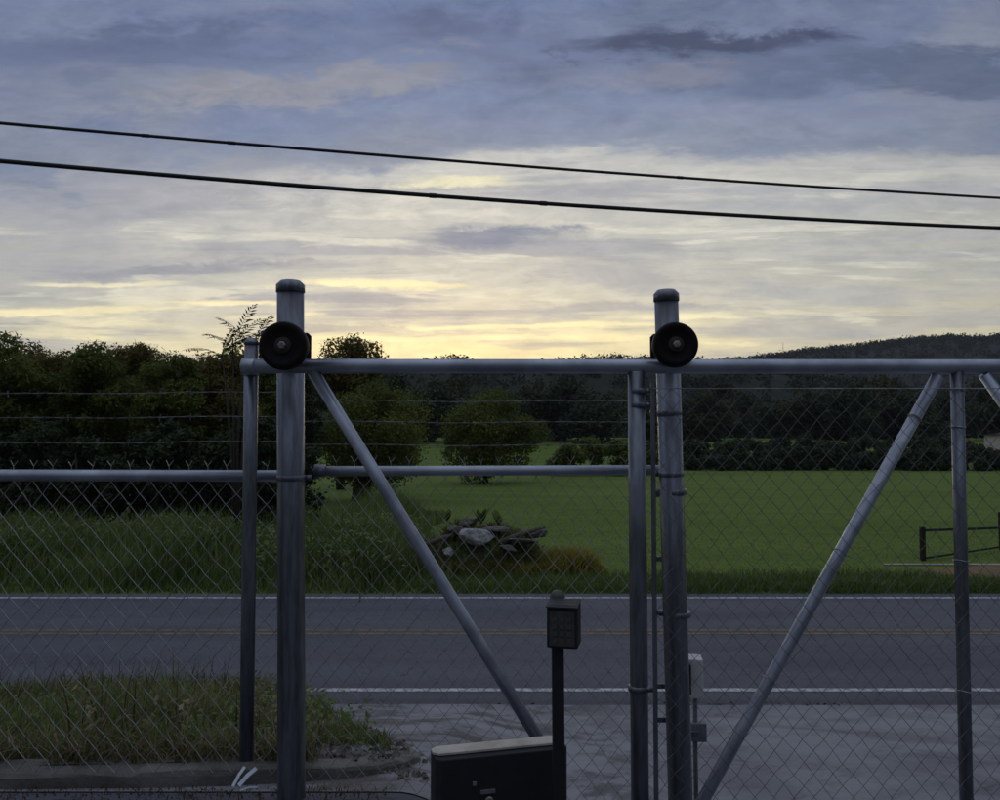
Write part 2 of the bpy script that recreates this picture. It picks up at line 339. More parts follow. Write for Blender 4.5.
class MB:
    """collects tubes, boxes and lathes into one mesh"""
    def __init__(s): s.V = []; s.F = []; s.n = 0
    def add(s, V, F):
        s.V += [tuple(v) for v in V]; s.F += [tuple(i + s.n for i in f) for f in F]; s.n += len(V)
    def tube(s, pts, r, sides=12, caps=True):
        pts = [Vector(p) for p in pts]; rs = r if isinstance(r, (list, tuple)) else [r] * len(pts)
        V = []; F = []
        for i, p in enumerate(pts):
            d = (pts[min(i + 1, len(pts) - 1)] - pts[max(i - 1, 0)]).normalized()
            u = d.cross(Vector((0, 0, 1)) if abs(d.z) < .9 else Vector((0, 1, 0))).normalized(); v = d.cross(u)
            for k in range(sides):
                a = 2 * math.pi * k / sides
                V.append(p + (u * math.cos(a) + v * math.sin(a)) * rs[i])
        for i in range(len(pts) - 1):
            for k in range(sides):
                a = i * sides + k; b = i * sides + (k + 1) % sides
                F.append((a, b, b + sides, a + sides))
        if caps:
            F.append(tuple(range(sides))[::-1]); F.append(tuple(range((len(pts) - 1) * sides, len(pts) * sides)))
        s.add(V, F); return s
    def lathe(s, c, axis, prof, sides=28):
        """prof: (distance along axis, radius)"""
        axis = Vector(axis).normalized(); c = Vector(c)
        u = axis.cross(Vector((0, 0, 1)) if abs(axis.z) < .9 else Vector((0, 1, 0))).normalized(); v = axis.cross(u)
        V = []; F = []
        for h, r in prof:
            for k in range(sides):
                a = 2 * math.pi * k / sides
                V.append(c + axis * h + (u * math.cos(a) + v * math.sin(a)) * max(r, 1e-4))
        for i in range(len(prof) - 1):
            for k in range(sides):
                a = i * sides + k; b = i * sides + (k + 1) % sides
                F.append((a, b, b + sides, a + sides))
        F.append(tuple(range(sides))[::-1]); F.append(tuple(range((len(prof) - 1) * sides, len(prof) * sides)))
        s.add(V, F); return s
    def box(s, c, size, rz=0., rx=0.):
        M = Matrix.Rotation(rz, 3, 'Z') @ Matrix.Rotation(rx, 3, 'X'); c = Vector(c)
        V = [c + M @ Vector((size[0] * x / 2, size[1] * y / 2, size[2] * z / 2)) for z in (-1, 1) for y in (-1, 1) for x in (-1, 1)]
        s.add(V, [(0, 2, 3, 1), (4, 5, 7, 6), (0, 1, 5, 4), (2, 6, 7, 3), (0, 4, 6, 2), (1, 3, 7, 5)]); return s
    def build(s, name, m, parent=None, smooth=False, bevel=0.):
        me = bpy.data.meshes.new(name); me.from_pydata(s.V, [], s.F); me.update()
        bm = bmesh.new(); bm.from_mesh(me)
        if bevel:
            bmesh.ops.bevel(bm, geom=[e for e in bm.edges], offset=bevel, segments=2, profile=.6, affect='EDGES')
        bmesh.ops.recalc_face_normals(bm, faces=bm.faces); bm.to_mesh(me); bm.free()
        if smooth:
            me.polygons.foreach_set('use_smooth', [len(p.vertices) <= 4 for p in me.polygons])
        return link(name, me, m, parent)
rng = np.random.default_rng(7)
random.seed(7)
def vnoise(x, y, seed=0):
    """smooth value noise, numpy"""
    x = np.asarray(x, float); y = np.asarray(y, float)
    xi = np.floor(x); yi = np.floor(y); xf = x - xi; yf = y - yi
    def h(a, b): 
        q = np.sin(a * 127.1 + b * 311.7 + seed * 74.7) * 43758.5453
        return q - np.floor(q)
    u = xf * xf * (3 - 2 * xf); v = yf * yf * (3 - 2 * yf)
    return (h(xi, yi) * (1 - u) + h(xi + 1, yi) * u) * (1 - v) + (h(xi, yi + 1) * (1 - u) + h(xi + 1, yi + 1) * u) * v

# ---------------------------------------------------------------- terrain
ZR = -1.467                                            # road level
def sstep(t): t = np.clip(t, 0, 1); return t * t * (3 - 2 * t)
def gz(X, Y):
    X = np.asarray(X, float); Y = np.asarray(Y, float)
    dn = np.clip((Y - 3.2) / 5.4, 0, 1)
    z = -.015 + (ZR - .0) * dn
    z = z - .43 * sstep((X + .42) / .8) * (1 - dn)
    # across the road the field lies level, then climbs gently behind the hedge
    f = sstep((Y - 72) / 60.); z = np.where(Y > 8.6, ZR + 2.7 * f + .03, z)
    z = np.where((Y > 8.5) & (Y < 14.95), ZR - .05, z)
    return z
def sheet(name, xs, ys, off, m, parent=None, mask=None):
    X, Y = np.meshgrid(xs, ys); Z = gz(X, Y) + off
    nx, ny = len(xs), len(ys)
    V = np.stack([X, Y, Z], -1).reshape(-1, 3)
    i = np.arange(nx * ny).reshape(ny, nx)
    Fc = np.stack([i[:-1, :-1], i[:-1, 1:], i[1:, 1:], i[1:, :-1]], -1).reshape(-1, 4)
    return mesh_np(name, V, Fc, m, parent, True)
xs = np.concatenate([np.linspace(-900, -60, 15)[:-1], np.linspace(-60, -8, 27)[:-1], np.arange(-8, 8, .2), np.linspace(8, 60, 27)[:-1], np.linspace(60, 900, 15)])
ys = np.concatenate([np.linspace(-60, 0, 7)[:-1], np.arange(0, 20, .2), np.linspace(20, 140, 61)[:-1], np.linspace(140, 1500, 24)])
o = sheet('ground', xs, ys, -.05, 'field'); tag(o, kind='structure')
yard = sheet('yard', np.concatenate([np.linspace(-14, -1, 27)[:-1], np.linspace(-1, 1, 41)[:-1], np.linspace(1, 14, 27)]), np.concatenate([np.linspace(-12, 2, 8)[:-1], np.linspace(2, 3.38, 24)]), .0, 'asphalt'); tag(yard, kind='structure')

def flat(name, x0, x1, y0, y1, z, m, parent=None, n=40):
    xx = np.linspace(x0, x1, n); V = np.array([(x, y, z) for y in (y0, y1) for x in xx]); i = np.arange(n - 1)
    return mesh_np(name, V, np.stack([i, i + 1, i + 1 + n, i + n], -1), m, parent)
road = flat('road', -300, 300, 8.62, 14.78, ZR, 'asphalt', n=120); tag(road, kind='structure')
YN = atz(500, 690, ZR).y; YC = atz(500, 632, ZR).y; YF = atz(500, 598, ZR).y
flat('edge_line', -300, 300, YN - .055, YN + .055, ZR + .004, 'paint_white', road)
flat('edge_line', -300, 300, YF - .05, YF + .07, ZR + .004, 'paint_white', road)
flat('centre_line', -300, 300, YC - .15, YC - .06, ZR + .004, 'paint_yellow', road)
flat('centre_line', -300, 300, YC + .06, YC + .15, ZR + .004, 'paint_yellow', road)

# the kerb path round the grass island
KP = [(-14, 3.43), (-6, 3.43), (-3.2, 3.43), (-2.2, 3.435), (-1.5, 3.46), (-1.05, 3.53), (-.75, 3.66), (-.55, 3.86), (-.46, 4.12), (-.50, 4.5), (-.70, 5.1), (-1.05, 6.0), (-1.5, 7.0), (-2.0, 7.9), (-2.4, 8.5)]
def resample(P, step):
    P = np.array(P, float); d = np.r_[0, np.cumsum(np.hypot(*np.diff(P, axis=0).T))]
    t = np.linspace(0, d[-1], int(d[-1] / step)); return np.stack([np.interp(t, d, P[:, 0]), np.interp(t, d, P[:, 1])], -1)
def smooth(P, it=6):
    for _ in range(it): P = np.vstack([P[:1], (P[:-2] + 2 * P[1:-1] + P[2:]) / 4, P[-1:]])
    return P
K = smooth(resample(KP, .12), 8)
def inside_island(x, y, mg=.1):
    """left of / behind the kerb line"""
    ky = np.where(y < 4.1, np.interp(x, KPx, KPy, right=99.), 3.4)
    xr = np.interp(y, [4.1, 4.5, 5.1, 6.0, 7.0, 7.9, 8.5], [-.46, -.50, -.70, -1.05, -1.5, -2.0, -2.4])
    return (y > ky + mg) & (x < xr - mg) & (y < 8.55)
KPx = np.array([p[0] for p in KP[:9]]); KPy = np.array([p[1] for p in KP[:9]])
gz_full = gz
def gz(X, Y): return np.where(np.asarray(Y) > 8.8, gz_full(X, Y), gz_full(X, np.minimum(Y, 8.49)))
drv = sheet('driveway', np.concatenate([np.linspace(-2.6, -1, 17)[:-1], np.linspace(-1, 1, 41)[:-1], np.linspace(1, 14, 53)]), np.linspace(3.30, 8.66, 70), .005, 'drive'); tag(drv, kind='structure')
# island soil, a separate sheet following the kerb top
def island():
    V = []; Fc = []
    xs_ = np.concatenate([np.linspace(-14, -3, 60)[:-1], np.linspace(-3, -.42, 66)]); ys_ = np.concatenate([np.linspace(3.42, 5, 46)[:-1], np.linspace(5, 8.6, 40)])
    X, Y = np.meshgrid(xs_, ys_); Z = gz(X, Y) + .072 * sstep((8.7 - Y) / 1.5) + .03 * vnoise(X * 3, Y * 3) * sstep((8.7 - Y) / 1.) - .095 * sstep((X + 1.25 + .35 * (Y - 4)) / .45)
    ok = inside_island(X, Y, .0) ; idx = np.arange(X.size).reshape(X.shape)
    q = ok[:-1, :-1] & ok[1:, :-1] & ok[:-1, 1:] & ok[1:, 1:]
    Fc = np.stack([idx[:-1, :-1][q], idx[:-1, 1:][q], idx[1:, 1:][q], idx[1:, :-1][q]], -1)
    o = mesh_np('verge_soil', np.stack([X, Y, Z], -1).reshape(-1, 3), Fc, 'soil', None, True); tag(o, kind='structure')
island()
def kerb():
    prof = [(-.088, -.12), (-.080, .070), (-.074, .090), (-.062, .098), (.060, .092), (.075, .085), (.08, .03), (.085, -.12)]
    KK = smooth(resample(K, .045), 3)
    t = np.gradient(KK, axis=0); t /= np.linalg.norm(t, axis=1)[:, None]; nrm = np.stack([-t[:, 1], t[:, 0]], -1)
    V = []; Fc = []; zc = gz(KK[:, 0], KK[:, 1]); k = len(prof)
    for i in range(len(KK)):
        x, y = KK[i]; hs = (1 - .85 * float(sstep((y - 3.8) / .9))) * (1 - .35 * float(sstep((x + 1.1) / .5))); chip = float(vnoise(x * 6 + y * 3, y * 6, 41)); s_ = i * .045
        joint = 1.
        for j, (a, h) in enumerate(prof):
            w_ = (float(vnoise(s_ * 9 + j * 3.1, j * 2.7, 43)) - .5) * .010; sink = -.02 * max(0, chip - .62) * 4 if 1 < j < 4 else 0
            V.append((x + nrm[i, 0] * (a * joint ** .3 + w_), y + nrm[i, 1] * (a * joint ** .3 + w_), zc[i] + (h * hs * joint if h > 0 else h) + w_ * .7 + sink))
    for i in range(len(KK) - 1):
        for j in range(k - 1): Fc.append((i * k + j, i * k + j + 1, i * k + k + j + 1, i * k + k + j))
    o = mesh_np('kerb', V, Fc, 'concrete', None, False); tag(o, kind='structure')
kerb()

# ---------------------------------------------------------------- foliage helpers
def blades(name, X, Y, Z, H, W, m, lean=.35, parent=None, bend=.3, tint=None):
    """curved grass blades, two quads each"""
    n = len(X); a = rng.uniform(0, 2 * np.pi, n); la = rng.uniform(0, 2 * np.pi, n); l = np.abs(rng.normal(0, lean, n)) * H
    side = np.stack([np.cos(a), np.sin(a), np.zeros(n)], -1) * (W / 2)[:, None]
    lv = np.stack([np.cos(la), np.sin(la), np.zeros(n)], -1) * l[:, None]
    P0 = np.stack([X, Y, Z], -1); up = np.array([0, 0, 1.])
    P1 = P0 + lv * bend + up * (H * .55)[:, None]; P2 = P0 + lv + up * (H * rng.uniform(.85, 1., n))[:, None]
    V = np.stack([P0 - side, P0 + side, P1 + side * .75, P1 - side * .75, P2 + side * .12, P2 - side * .12], 1).reshape(-1, 3)
    b = np.arange(n) * 6
    Fc = np.concatenate([np.stack([b, b + 1, b + 2, b + 3], -1), np.stack([b + 3, b + 2, b + 4, b + 5], -1)])
    tv = rng.uniform(0, 1, n) if tint is None else np.clip(tint, 0, 1)
    return mesh_np(name, V, Fc, m, parent, False, np.repeat(tv, 6))
def leaf_quads(C, N, size, tintv, ar=.55):
    """rhombic leaves at C with normals N"""
    n = len(C); N = N / np.linalg.norm(N, axis=1)[:, None]
    r = rng.normal(size=(n, 3)); u = np.cross(N, r); u /= np.linalg.norm(u, axis=1)[:, None]; v = np.cross(N, u)
    s = (size * rng.uniform(.6, 1.3, n))[:, None] / 2
    V = np.stack([C - u * s, C + v * s * ar - N * s * .15, C + u * s, C - v * s * ar - N * s * .15], 1).reshape(-1, 3)
    b = np.arange(n) * 4
    return V, np.stack([b, b + 1, b + 2, b + 3], -1), np.repeat(tintv, 4)
def lobes(c, rad, m, lr=(.28, .5), flat_bottom=.0):
    c = np.array(c); rad = np.array(rad)
    d = rng.normal(size=(m, 3)); d /= np.linalg.norm(d, axis=1)[:, None]
    k = np.where(rng.uniform(0, 1, m) < .72, rng.uniform(.6, .82, m), rng.uniform(.1, .6, m))[:, None]
    L = c + d * rad * k
    r = rng.uniform(*lr, m) * rad.min()
    return L, r
def crown_cloud(L, r, n, size, shell=.5):
    p = r ** 2 / (r ** 2).sum(); i = rng.choice(len(r), n, p=p)
    d = rng.normal(size=(n, 3)); d /= np.linalg.norm(d, axis=1)[:, None]
    q = (shell + (1 - shell) * rng.uniform(0, 1, n) ** .6) * (1 + .18 * rng.normal(size=n))
    C = L[i] + d * (r[i] * q)[:, None] * np.array([1, 1, .85])
    N = d * .7 + rng.normal(size=(n, 3)) * .6 + np.array([0, 0, .45])
    lt = rng.uniform(-.22, .22, len(r))
    t = np.clip(rng.normal(.45, .2, n) + lt[i], 0, 1)
    return leaf_quads(C, N, size, t)
def tree(name, px, ytop, hw, Y, ybot, m, n, leaf, label, group=None, nl=26, base=None, depth=.9, trunk=.045, tx=None, cat='tree', lr=(.28, .5)):
    """crown seen at px +- hw, between rows ytop and ybot, standing at distance Y"""
    top = at(px, ytop, Y); bot = at(px, ybot, Y); rx = hw / F * Y; rz = max((top.z - bot.z) / 2, .2)
    zg = float(gz(top.x, Y)) - .05 if base is None else base
    bx = at(tx, ytop, Y).x if tx else top.x + rng.uniform(-.15, .15) * rx
    root = empty(name, (bx, Y, zg)); tag(root, label, cat, group)
    c = (top.x, Y, (top.z + bot.z) / 2)
    L, r = lobes(c, (rx, rx * depth, rz), nl, lr)
    H = top.z - zg; tr = max(trunk * H * .5, .03)
    b = MB(); cz = c[2]
    P = [Vector((bx, Y, zg - .1)), Vector((bx + rng.normal() * .03 * H, Y + rng.normal() * .03 * H, zg + (cz - zg) * .5)), Vector((c[0], Y, cz)), Vector((c[0] + rng.normal() * .1 * rx, Y, cz + rz * .5))]
    b.tube(P, [tr * 1.25, tr, tr * .7, tr * .3], 8)
    for i in rng.choice(len(r), min(7, len(r)), False):
        s_ = P[1].lerp(P[2], rng.uniform(.1, .9)); e = Vector(L[i]); mid = s_.lerp(e, .5) + Vector((0, 0, .06 * H))
        b.tube([s_, mid, e], [tr * .5, tr * .33, tr * .12], 5)
    b.build('trunk', 'bark', root, True)
    V, Fc, t = crown_cloud(L, r, n, leaf)
    mesh_np('crown', V, Fc, m, root, False, t)
    return root

# ---------------------------------------------------------------- far hills and woods
def ridge(name, pts, Y, depth, m='forest_floor'):
    """a wooded hill whose skyline passes through the given picture rows at distance Y"""
    xs_ = np.array([at(p[0], p[1], Y).x for p in pts]); zs = np.array([at(p[0], p[1], Y).z for p in pts])
    gx = np.linspace(xs_[0], xs_[-1], 160); top = np.interp(gx, xs_, zs)
    rows = np.linspace(-1, 1, 17); V = []
    for k in rows:
        h = math.cos(k * math.pi / 2) ** 1.2
        for x, t_ in zip(gx, top):
            e = vnoise(x * .03, k * 4 + 9) - .5
            V.append((x, Y + k * depth, -2 + (t_ + 2 - 2.2) * h + e * 1.5 * h))
    n = len(gx); i = np.arange(n * len(rows)).reshape(len(rows), n)
    Fc = np.stack([i[:-1, :-1], i[:-1, 1:], i[1:, 1:], i[1:, :-1]], -1).reshape(-1, 4)
    o = mesh_np(name, V, Fc, m, None, True); tag(o, kind='structure')
    return gx, top
def wood_on(gx, top, Y, depth, n, size, name, label, m='leaf_far', leaves=46, leaf=1.5):
    X = rng.uniform(gx[0], gx[-1], n); k = rng.uniform(-1, .12, n) ** 1; k[: n // 4] = rng.uniform(-.12, .1, n // 4)
    h = np.cos(k * np.pi / 2) ** 1.2; Z = -2 + (np.interp(X, gx, top) + 2 - 2.2) * h
    Lc = np.stack([X, Y + k * depth, Z + size * .35 * rng.uniform(.5, 1.3, n)], -1); r = size * rng.uniform(.55, 1.15, n)
    V, Fc, t = crown_cloud(Lc, r, n * leaves, leaf, .6)
    o = mesh_np(name, V, Fc, m, None, False, t); tag(o, label, 'woodland', None, 'stuff')
gx, tp = ridge('hill', [(560, 437), (660, 372), (720, 362), (760, 358), (800, 352), (850, 347), (900, 341), (940, 338), (975, 340), (1010, 333), (1100, 318), (1300, 300), (1500, 330), (1800, 420)], 700, 220)
wood_on(gx, tp, 700, 220, 5200, 4.2, 'woodland', 'hazy grey green woodland covering the long ridge under the sky', leaves=26, leaf=2.4)
gx, tp = ridge('hill', [(-500, 360), (0, 362), (300, 362), (400, 364), (420, 362), (440, 357), (455, 356), (480, 362), (520, 366), (545, 362), (580, 358), (620, 357), (660, 357), (700, 360), (740, 364), (800, 372), (900, 385), (1050, 420)], 260, 60)
wood_on(gx, tp, 260, 60, 2600, 2.4, 'woodland', 'dark low wooded rise behind the field, ending below the long ridge', leaves=32, leaf=1.1)
b = MB(); p0 = at(783, 362, 705); b.tube([p0 + Vector((0, 0, -12)), at(783, 342, 705)], [.32, .12], 5)
for q in range(4): b.box(p0.lerp(at(783, 342, 705), .3 + .2 * q), (1.0, .2, .2))
tag(b.build('radio_mast', 'steel_mast'), 'thin radio mast standing on the distant ridge', 'mast')

# ---------------------------------------------------------------- trees beyond the road
for k, (px, yt, hw, Y, mm) in enumerate([(12, 330, 44, 24, 'leaf_green'), (52, 345, 36, 28, 'leaf_olive'), (97, 341, 40, 25, 'leaf_green'), (140, 343, 34, 28, 'leaf_olive'),
                                         (176, 346, 38, 24.5, 'leaf_green'), (222, 347, 40, 26, 'leaf_olive'), (262, 342, 34, 30, 'leaf_green'), (-60, 335, 50, 25, 'leaf_green'), (300, 362, 34, 33, 'leaf_dark'), (30, 340, 44, 31, 'leaf_olive'), (78, 339, 40, 32, 'leaf_green'), (122, 337, 40, 31, 'leaf_olive'), (166, 340, 40, 32, 'leaf_green'), (210, 340, 40, 31.5, 'leaf_olive'), (245, 341, 34, 33, 'leaf_green')]):
    lb = {'leaf_green': 'bushy green tree in the dense belt beyond the road, behind the tall grass', 'leaf_olive': 'brownish olive tree in the dense belt beyond the road, behind the tall grass',
          'leaf_dark': 'dark low tree at the end of the belt beyond the road, beside the round tree'}[mm]
    tree('roadside_tree', px, yt - 3, hw, Y, 470, mm, 17000, .125, lb, 'trees in the belt across the road' if mm != 'leaf_dark' else None, nl=40, lr=(.22, .42), depth=1.)
# dense shrubs in front of the belt, their lower half deep in shade
for k in range(9):
    px = -40 + k * 42 + rng.uniform(-8, 8)
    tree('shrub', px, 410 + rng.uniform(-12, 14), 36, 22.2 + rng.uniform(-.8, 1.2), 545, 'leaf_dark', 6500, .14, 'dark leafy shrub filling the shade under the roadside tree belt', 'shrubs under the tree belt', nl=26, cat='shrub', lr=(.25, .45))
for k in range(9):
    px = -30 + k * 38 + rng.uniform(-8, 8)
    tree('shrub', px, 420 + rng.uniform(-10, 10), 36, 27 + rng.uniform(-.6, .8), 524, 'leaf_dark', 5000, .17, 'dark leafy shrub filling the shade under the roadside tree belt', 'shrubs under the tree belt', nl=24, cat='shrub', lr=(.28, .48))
for k in range(13):
    px = 655 + k * 29 + rng.uniform(-8, 8)
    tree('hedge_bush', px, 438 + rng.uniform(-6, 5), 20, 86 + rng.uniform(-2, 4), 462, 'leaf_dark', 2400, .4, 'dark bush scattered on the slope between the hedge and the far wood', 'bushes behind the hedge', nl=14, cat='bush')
tree('dome_tree', 347, 334, 46, 44, 430, 'leaf_olive', 16000, .20, 'rusty brown domed tree rising above the gate rail against the sunset', None, nl=60, lr=(.24, .36))
tree('round_tree', 372, 374, 62, 36, 492, 'leaf_green', 34000, .14, 'round green tree with a dark trunk at the edge of the lawn', None, nl=60, tx=361, trunk=.12, lr=(.18, .46))
tree('round_tree', 492, 392, 52, 50, 480, 'leaf_green', 32000, .18, 'round bushy tree standing alone in front of the far hillside field', None, nl=60, lr=(.18, .46))
for k, (px, yt, hw, Y) in enumerate([(566, 442, 22, 60), (592, 436, 18, 61), (622, 436, 22, 60), (650, 440, 22, 62)]):
    tree('bush', px, yt, hw, Y, 476, 'leaf_green', 3000, .28, 'low round green bush in the row between the lone round tree and the gate post', 'low bushes at the back of the lawn', nl=16, cat='bush')
for k in range(17):
    px = 690 + k * 23 + rng.uniform(-5, 5)
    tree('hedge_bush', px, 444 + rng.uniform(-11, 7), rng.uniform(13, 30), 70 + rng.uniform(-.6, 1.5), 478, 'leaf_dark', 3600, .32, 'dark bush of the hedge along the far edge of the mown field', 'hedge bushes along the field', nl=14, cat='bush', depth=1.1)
for k in range(25):
    px = 395 + k * 29 + rng.uniform(-8, 8); yt = 378 + rng.uniform(-9, 12)
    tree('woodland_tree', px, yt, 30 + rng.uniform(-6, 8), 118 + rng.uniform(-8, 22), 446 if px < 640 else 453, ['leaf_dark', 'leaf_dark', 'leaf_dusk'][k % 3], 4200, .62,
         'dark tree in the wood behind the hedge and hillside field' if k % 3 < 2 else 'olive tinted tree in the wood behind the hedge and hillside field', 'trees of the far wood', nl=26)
for px, yt, hw, Y in ((-130, 337, 50, 25.5), (-205, 342, 52, 26), (-285, 338, 54, 25)):
    tree('roadside_tree', px, yt, hw, Y, 500, 'leaf_green', 15000, .14, 'bushy green tree in the dense belt beyond the road, behind the tall grass', 'trees in the belt across the road', nl=44, lr=(.26, .44), depth=1.)
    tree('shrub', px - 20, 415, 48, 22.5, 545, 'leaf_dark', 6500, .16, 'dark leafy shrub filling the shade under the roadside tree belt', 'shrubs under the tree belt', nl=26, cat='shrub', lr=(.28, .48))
# feathery shrub with long compound leaves
def frond(name, root, base, yaw, rise, length, parent):
    N = 14; V = []; Fc = []; p = Vector(base); d = Vector((math.cos(yaw) * math.cos(rise), math.sin(yaw) * math.cos(rise), math.sin(rise))); pts = [p.copy()]
    for i in range(N):
        p = p + d * (length / N); pts.append(p.copy()); d = (d + Vector((0, 0, -.055))).normalized()
    m_ = MB(); m_.tube(pts, [.010 * (1 - .7 * i / N) for i in range(N + 1)], 4)
    for i in range(3, N + 1):
        t = (pts[i] - pts[i - 1]).normalized(); sd_ = t.cross(Vector((0, 0, 1))).normalized()
        l = length * .24 * math.sin(math.pi * (i - 1.5) / (N + .6)) + .03
        for s in (-1, 1):
            dd = (sd_ * s * .75 + t * .5 + Vector((0, 0, -.25 + random.uniform(-.2, .25)))).normalized(); wv = t * (.022 + .012 * random.random())
            e = pts[i] + dd * l; mid = pts[i] + dd * l * .45
            m_.add([pts[i], mid + wv, e, mid - wv], [(0, 1, 2, 3)])
    me = bpy.data.meshes.new(name); me.from_pydata(m_.V, [], m_.F); me.update()
    a = me.attributes.new('tint', 'FLOAT', 'POINT'); tv = random.random(); a.data.foreach_set('value', [tv] * len(me.vertices))
    return link(name, me, 'leaf_dark', parent)
rs = random.Random(5); Ysm = 20.; sb = at(238, 347, Ysm)
sm_ = empty('sumac_shrub', (sb.x, Ysm, float(gz(sb.x, Ysm)) - .05)); tag(sm_, 'feathery shrub with long leaflet fronds against the sky beside the gate post', 'shrub')
m_ = MB(); heads = []
for k in range(4):
    h = at(222 + k * 11, 352 - (k % 2) * 14, Ysm + rs.uniform(-.4, .4)); heads.append(h)
    m_.tube([Vector((sb.x + rs.uniform(-.1, .1), Ysm, float(gz(sb.x, Ysm)) - .1)), Vector((sb.x + (h.x - sb.x) * .3, Ysm, 1.2)), h], [.05, .035, .015], 6)
m_.build('trunk', 'bark', sm_, True)
for k in range(24):
    h = heads[k % 4]; frond('frond', sm_, h + Vector((0, 0, rs.uniform(-.35, 0))), rs.uniform(-.5, .6) if k % 5 < 4 else rs.uniform(2.6, 3.8), rs.uniform(.55, 1.25), rs.uniform(.7, 1.3), sm_)

# ---------------------------------------------------------------- grass
def scat(n, x0, x1, y0, y1): return rng.uniform(x0, x1, n), rng.uniform(y0, y1, n)
# tall grass across the road on the left
X, Y = scat(120000, -26, .2, 14.85, 31); lim = np.where(X < -4.5, 21.5, 30.) ; edge = (Y * (-.12) + .9 + 1.2 * (vnoise(X * .7, Y * .7, 3) - .5))
ok = (Y < lim) & (X < edge) & (X > -.95 * Y - 2); X, Y = X[ok], Y[ok]
hn = vnoise(X * .8, Y * .8, 5); H = (.45 + .85 * hn) * np.clip((Y - 14.6) / 1.6, .3, 1) * rng.uniform(.6, 1.2, len(X)) * np.clip((edge[ok] - X) / 1.5, .4, 1)
tag(blades('tall_grass', X, Y, gz(X, Y) - .06, H, np.full(len(X), .026), 'blade_green', .4, tint=rng.normal(.5, .24, len(X)) + .9 * (vnoise(X * 1.3, Y * 1.3, 8) - .5)), 'tall green grass and weeds along the far side of the road', 'grass', None, 'stuff')
X, Y = scat(2600, -17, -1.5, 15.4, 20); ok = (X > -.66 * Y) & (vnoise(X * .9, Y * .9, 15) > .55) & (X < -.12 * Y + .4); X, Y = X[ok], Y[ok]; n_ = 9
C_ = np.repeat(np.stack([X, Y, gz(X, Y)], -1), n_, 0) + rng.normal(size=(len(X) * n_, 3)) * np.array([.10, .10, .0]) + np.stack([np.zeros(len(X) * n_)] * 2 + [rng.uniform(.15, 1.0, len(X) * n_)], -1)
V, Fc, t = leaf_quads(C_, rng.normal(size=C_.shape) * .6 + np.array([0, -.2, .8]), .11, np.clip(rng.normal(.6, .2, len(C_)), 0, 1)); tag(mesh_np('leafy_weeds', V, Fc, 'blade_green', None, False, t), 'leafy weeds growing through the tall grass across the road', 'weeds', None, 'stuff')
# rough grass strip at the far road edge and mown field tufts
X, Y = scat(30000, -1.5, 15.5, 14.8, 16.6); ok = (rng.uniform(0, 1, len(X)) < np.clip(1.25 - (Y - 14.8) / 2., 0, 1)) & ~((X > 8.9) & (Y > 15.75) & (vnoise(X * 2, Y * 2, 61) > .25)); X, Y = X[ok], Y[ok]
H = rng.uniform(.10, .26, len(X)) * (.6 + .7 * vnoise(X * 2, Y * 2, 2))
tag(blades('verge_grass', X, Y, gz(X, Y) - .05, H, np.full(len(X), .02), 'blade_green', .5, tint=rng.normal(.3, .18, len(X))), 'darker uncut grass strip along the far road edge', 'grass', None, 'stuff')
X, Y = scat(70000, -3, 27, 16., 40.); ok = (X < Y * .66) & ~((X > 8.6) & (Y < 18.6)) & (rng.uniform(0, 1, len(X)) < np.clip(20 / Y - .35, 0, 1)); X, Y = X[ok], Y[ok]
tag(blades('mown_grass', X, Y, gz(X, Y) - .052, rng.uniform(.02, .05, len(X)), np.full(len(X), .022), 'blade_green', .5, tint=rng.normal(.85, .12, len(X))), 'short mown grass of the open field', 'grass', None, 'stuff')
# island grass near the gate
def island_grass(n, name, m, hlo, hhi, wd, cond, label, tm=.45):
    X, Y = scat(n, -7.5, -.5, 3.5, 8.5); ok = inside_island(X, Y) & (X > -.75 * Y - .6) & cond(X, Y) & ((X < -1.35) | (vnoise(X * 4, Y * 4, 77) > .48)); X, Y = X[ok], Y[ok]
    Z = gz(X, Y) + .085 * sstep((8.7 - Y) / 1.5)
    lf = sstep((-X - .35 * Y * .55 + .2) / 1.3)
    H = (hlo + (hhi - hlo) * vnoise(X * 1.7, Y * 1.7, 4)) * rng.uniform(.55, 1.2, len(X)) * (.35 + .65 * lf)
    tag(blades(name, X, Y, Z - .01, H, np.full(len(X), wd) * rng.uniform(.6, 1.3, len(X)), m, .5, tint=rng.normal(tm, .2, len(X)) + .6 * (vnoise(X * 2.3, Y * 2.3, 6) - .5)), label, 'grass', None, 'stuff')
island_grass(60000, 'island_grass', 'blade_green', .10, .36, .011, lambda X, Y: vnoise(X * 1.5, Y * 1.5, 11) < .62, 'green weedy grass growing behind the kerb beyond the fence', .4)
island_grass(60000, 'dry_grass', 'blade_dry', .08, .32, .009, lambda X, Y: (vnoise(X * 1.2, Y * 1.2, 21) > .42) | (X > -1.5), 'dry tan grass mixed through the weedy strip behind the kerb', .5)
island_grass(2500, 'seed_stalk', 'blade_brown', .3, .55, .012, lambda X, Y: (vnoise(X * 1.2, Y * 1.2, 31) > .62), 'brown weed stalks standing in the strip behind the kerb', .5)
X, Y = scat(9000, -4.5, -.5, 3.45, 3.75); ky = np.interp(X, KPx, KPy); ok = (Y > ky + .02) & (Y < ky + .16) & (vnoise(X * 3, X * 0, 17) > .38); X, Y = X[ok], Y[ok]
tag(blades('kerb_grass', X, Y, gz(X, Y) + .08, rng.uniform(.04, .16, len(X)), np.full(len(X), .008), 'blade_dry', .9, tint=rng.normal(.45, .25, len(X))), 'dry grass flopping over the top of the kerb', 'grass', None, 'stuff')
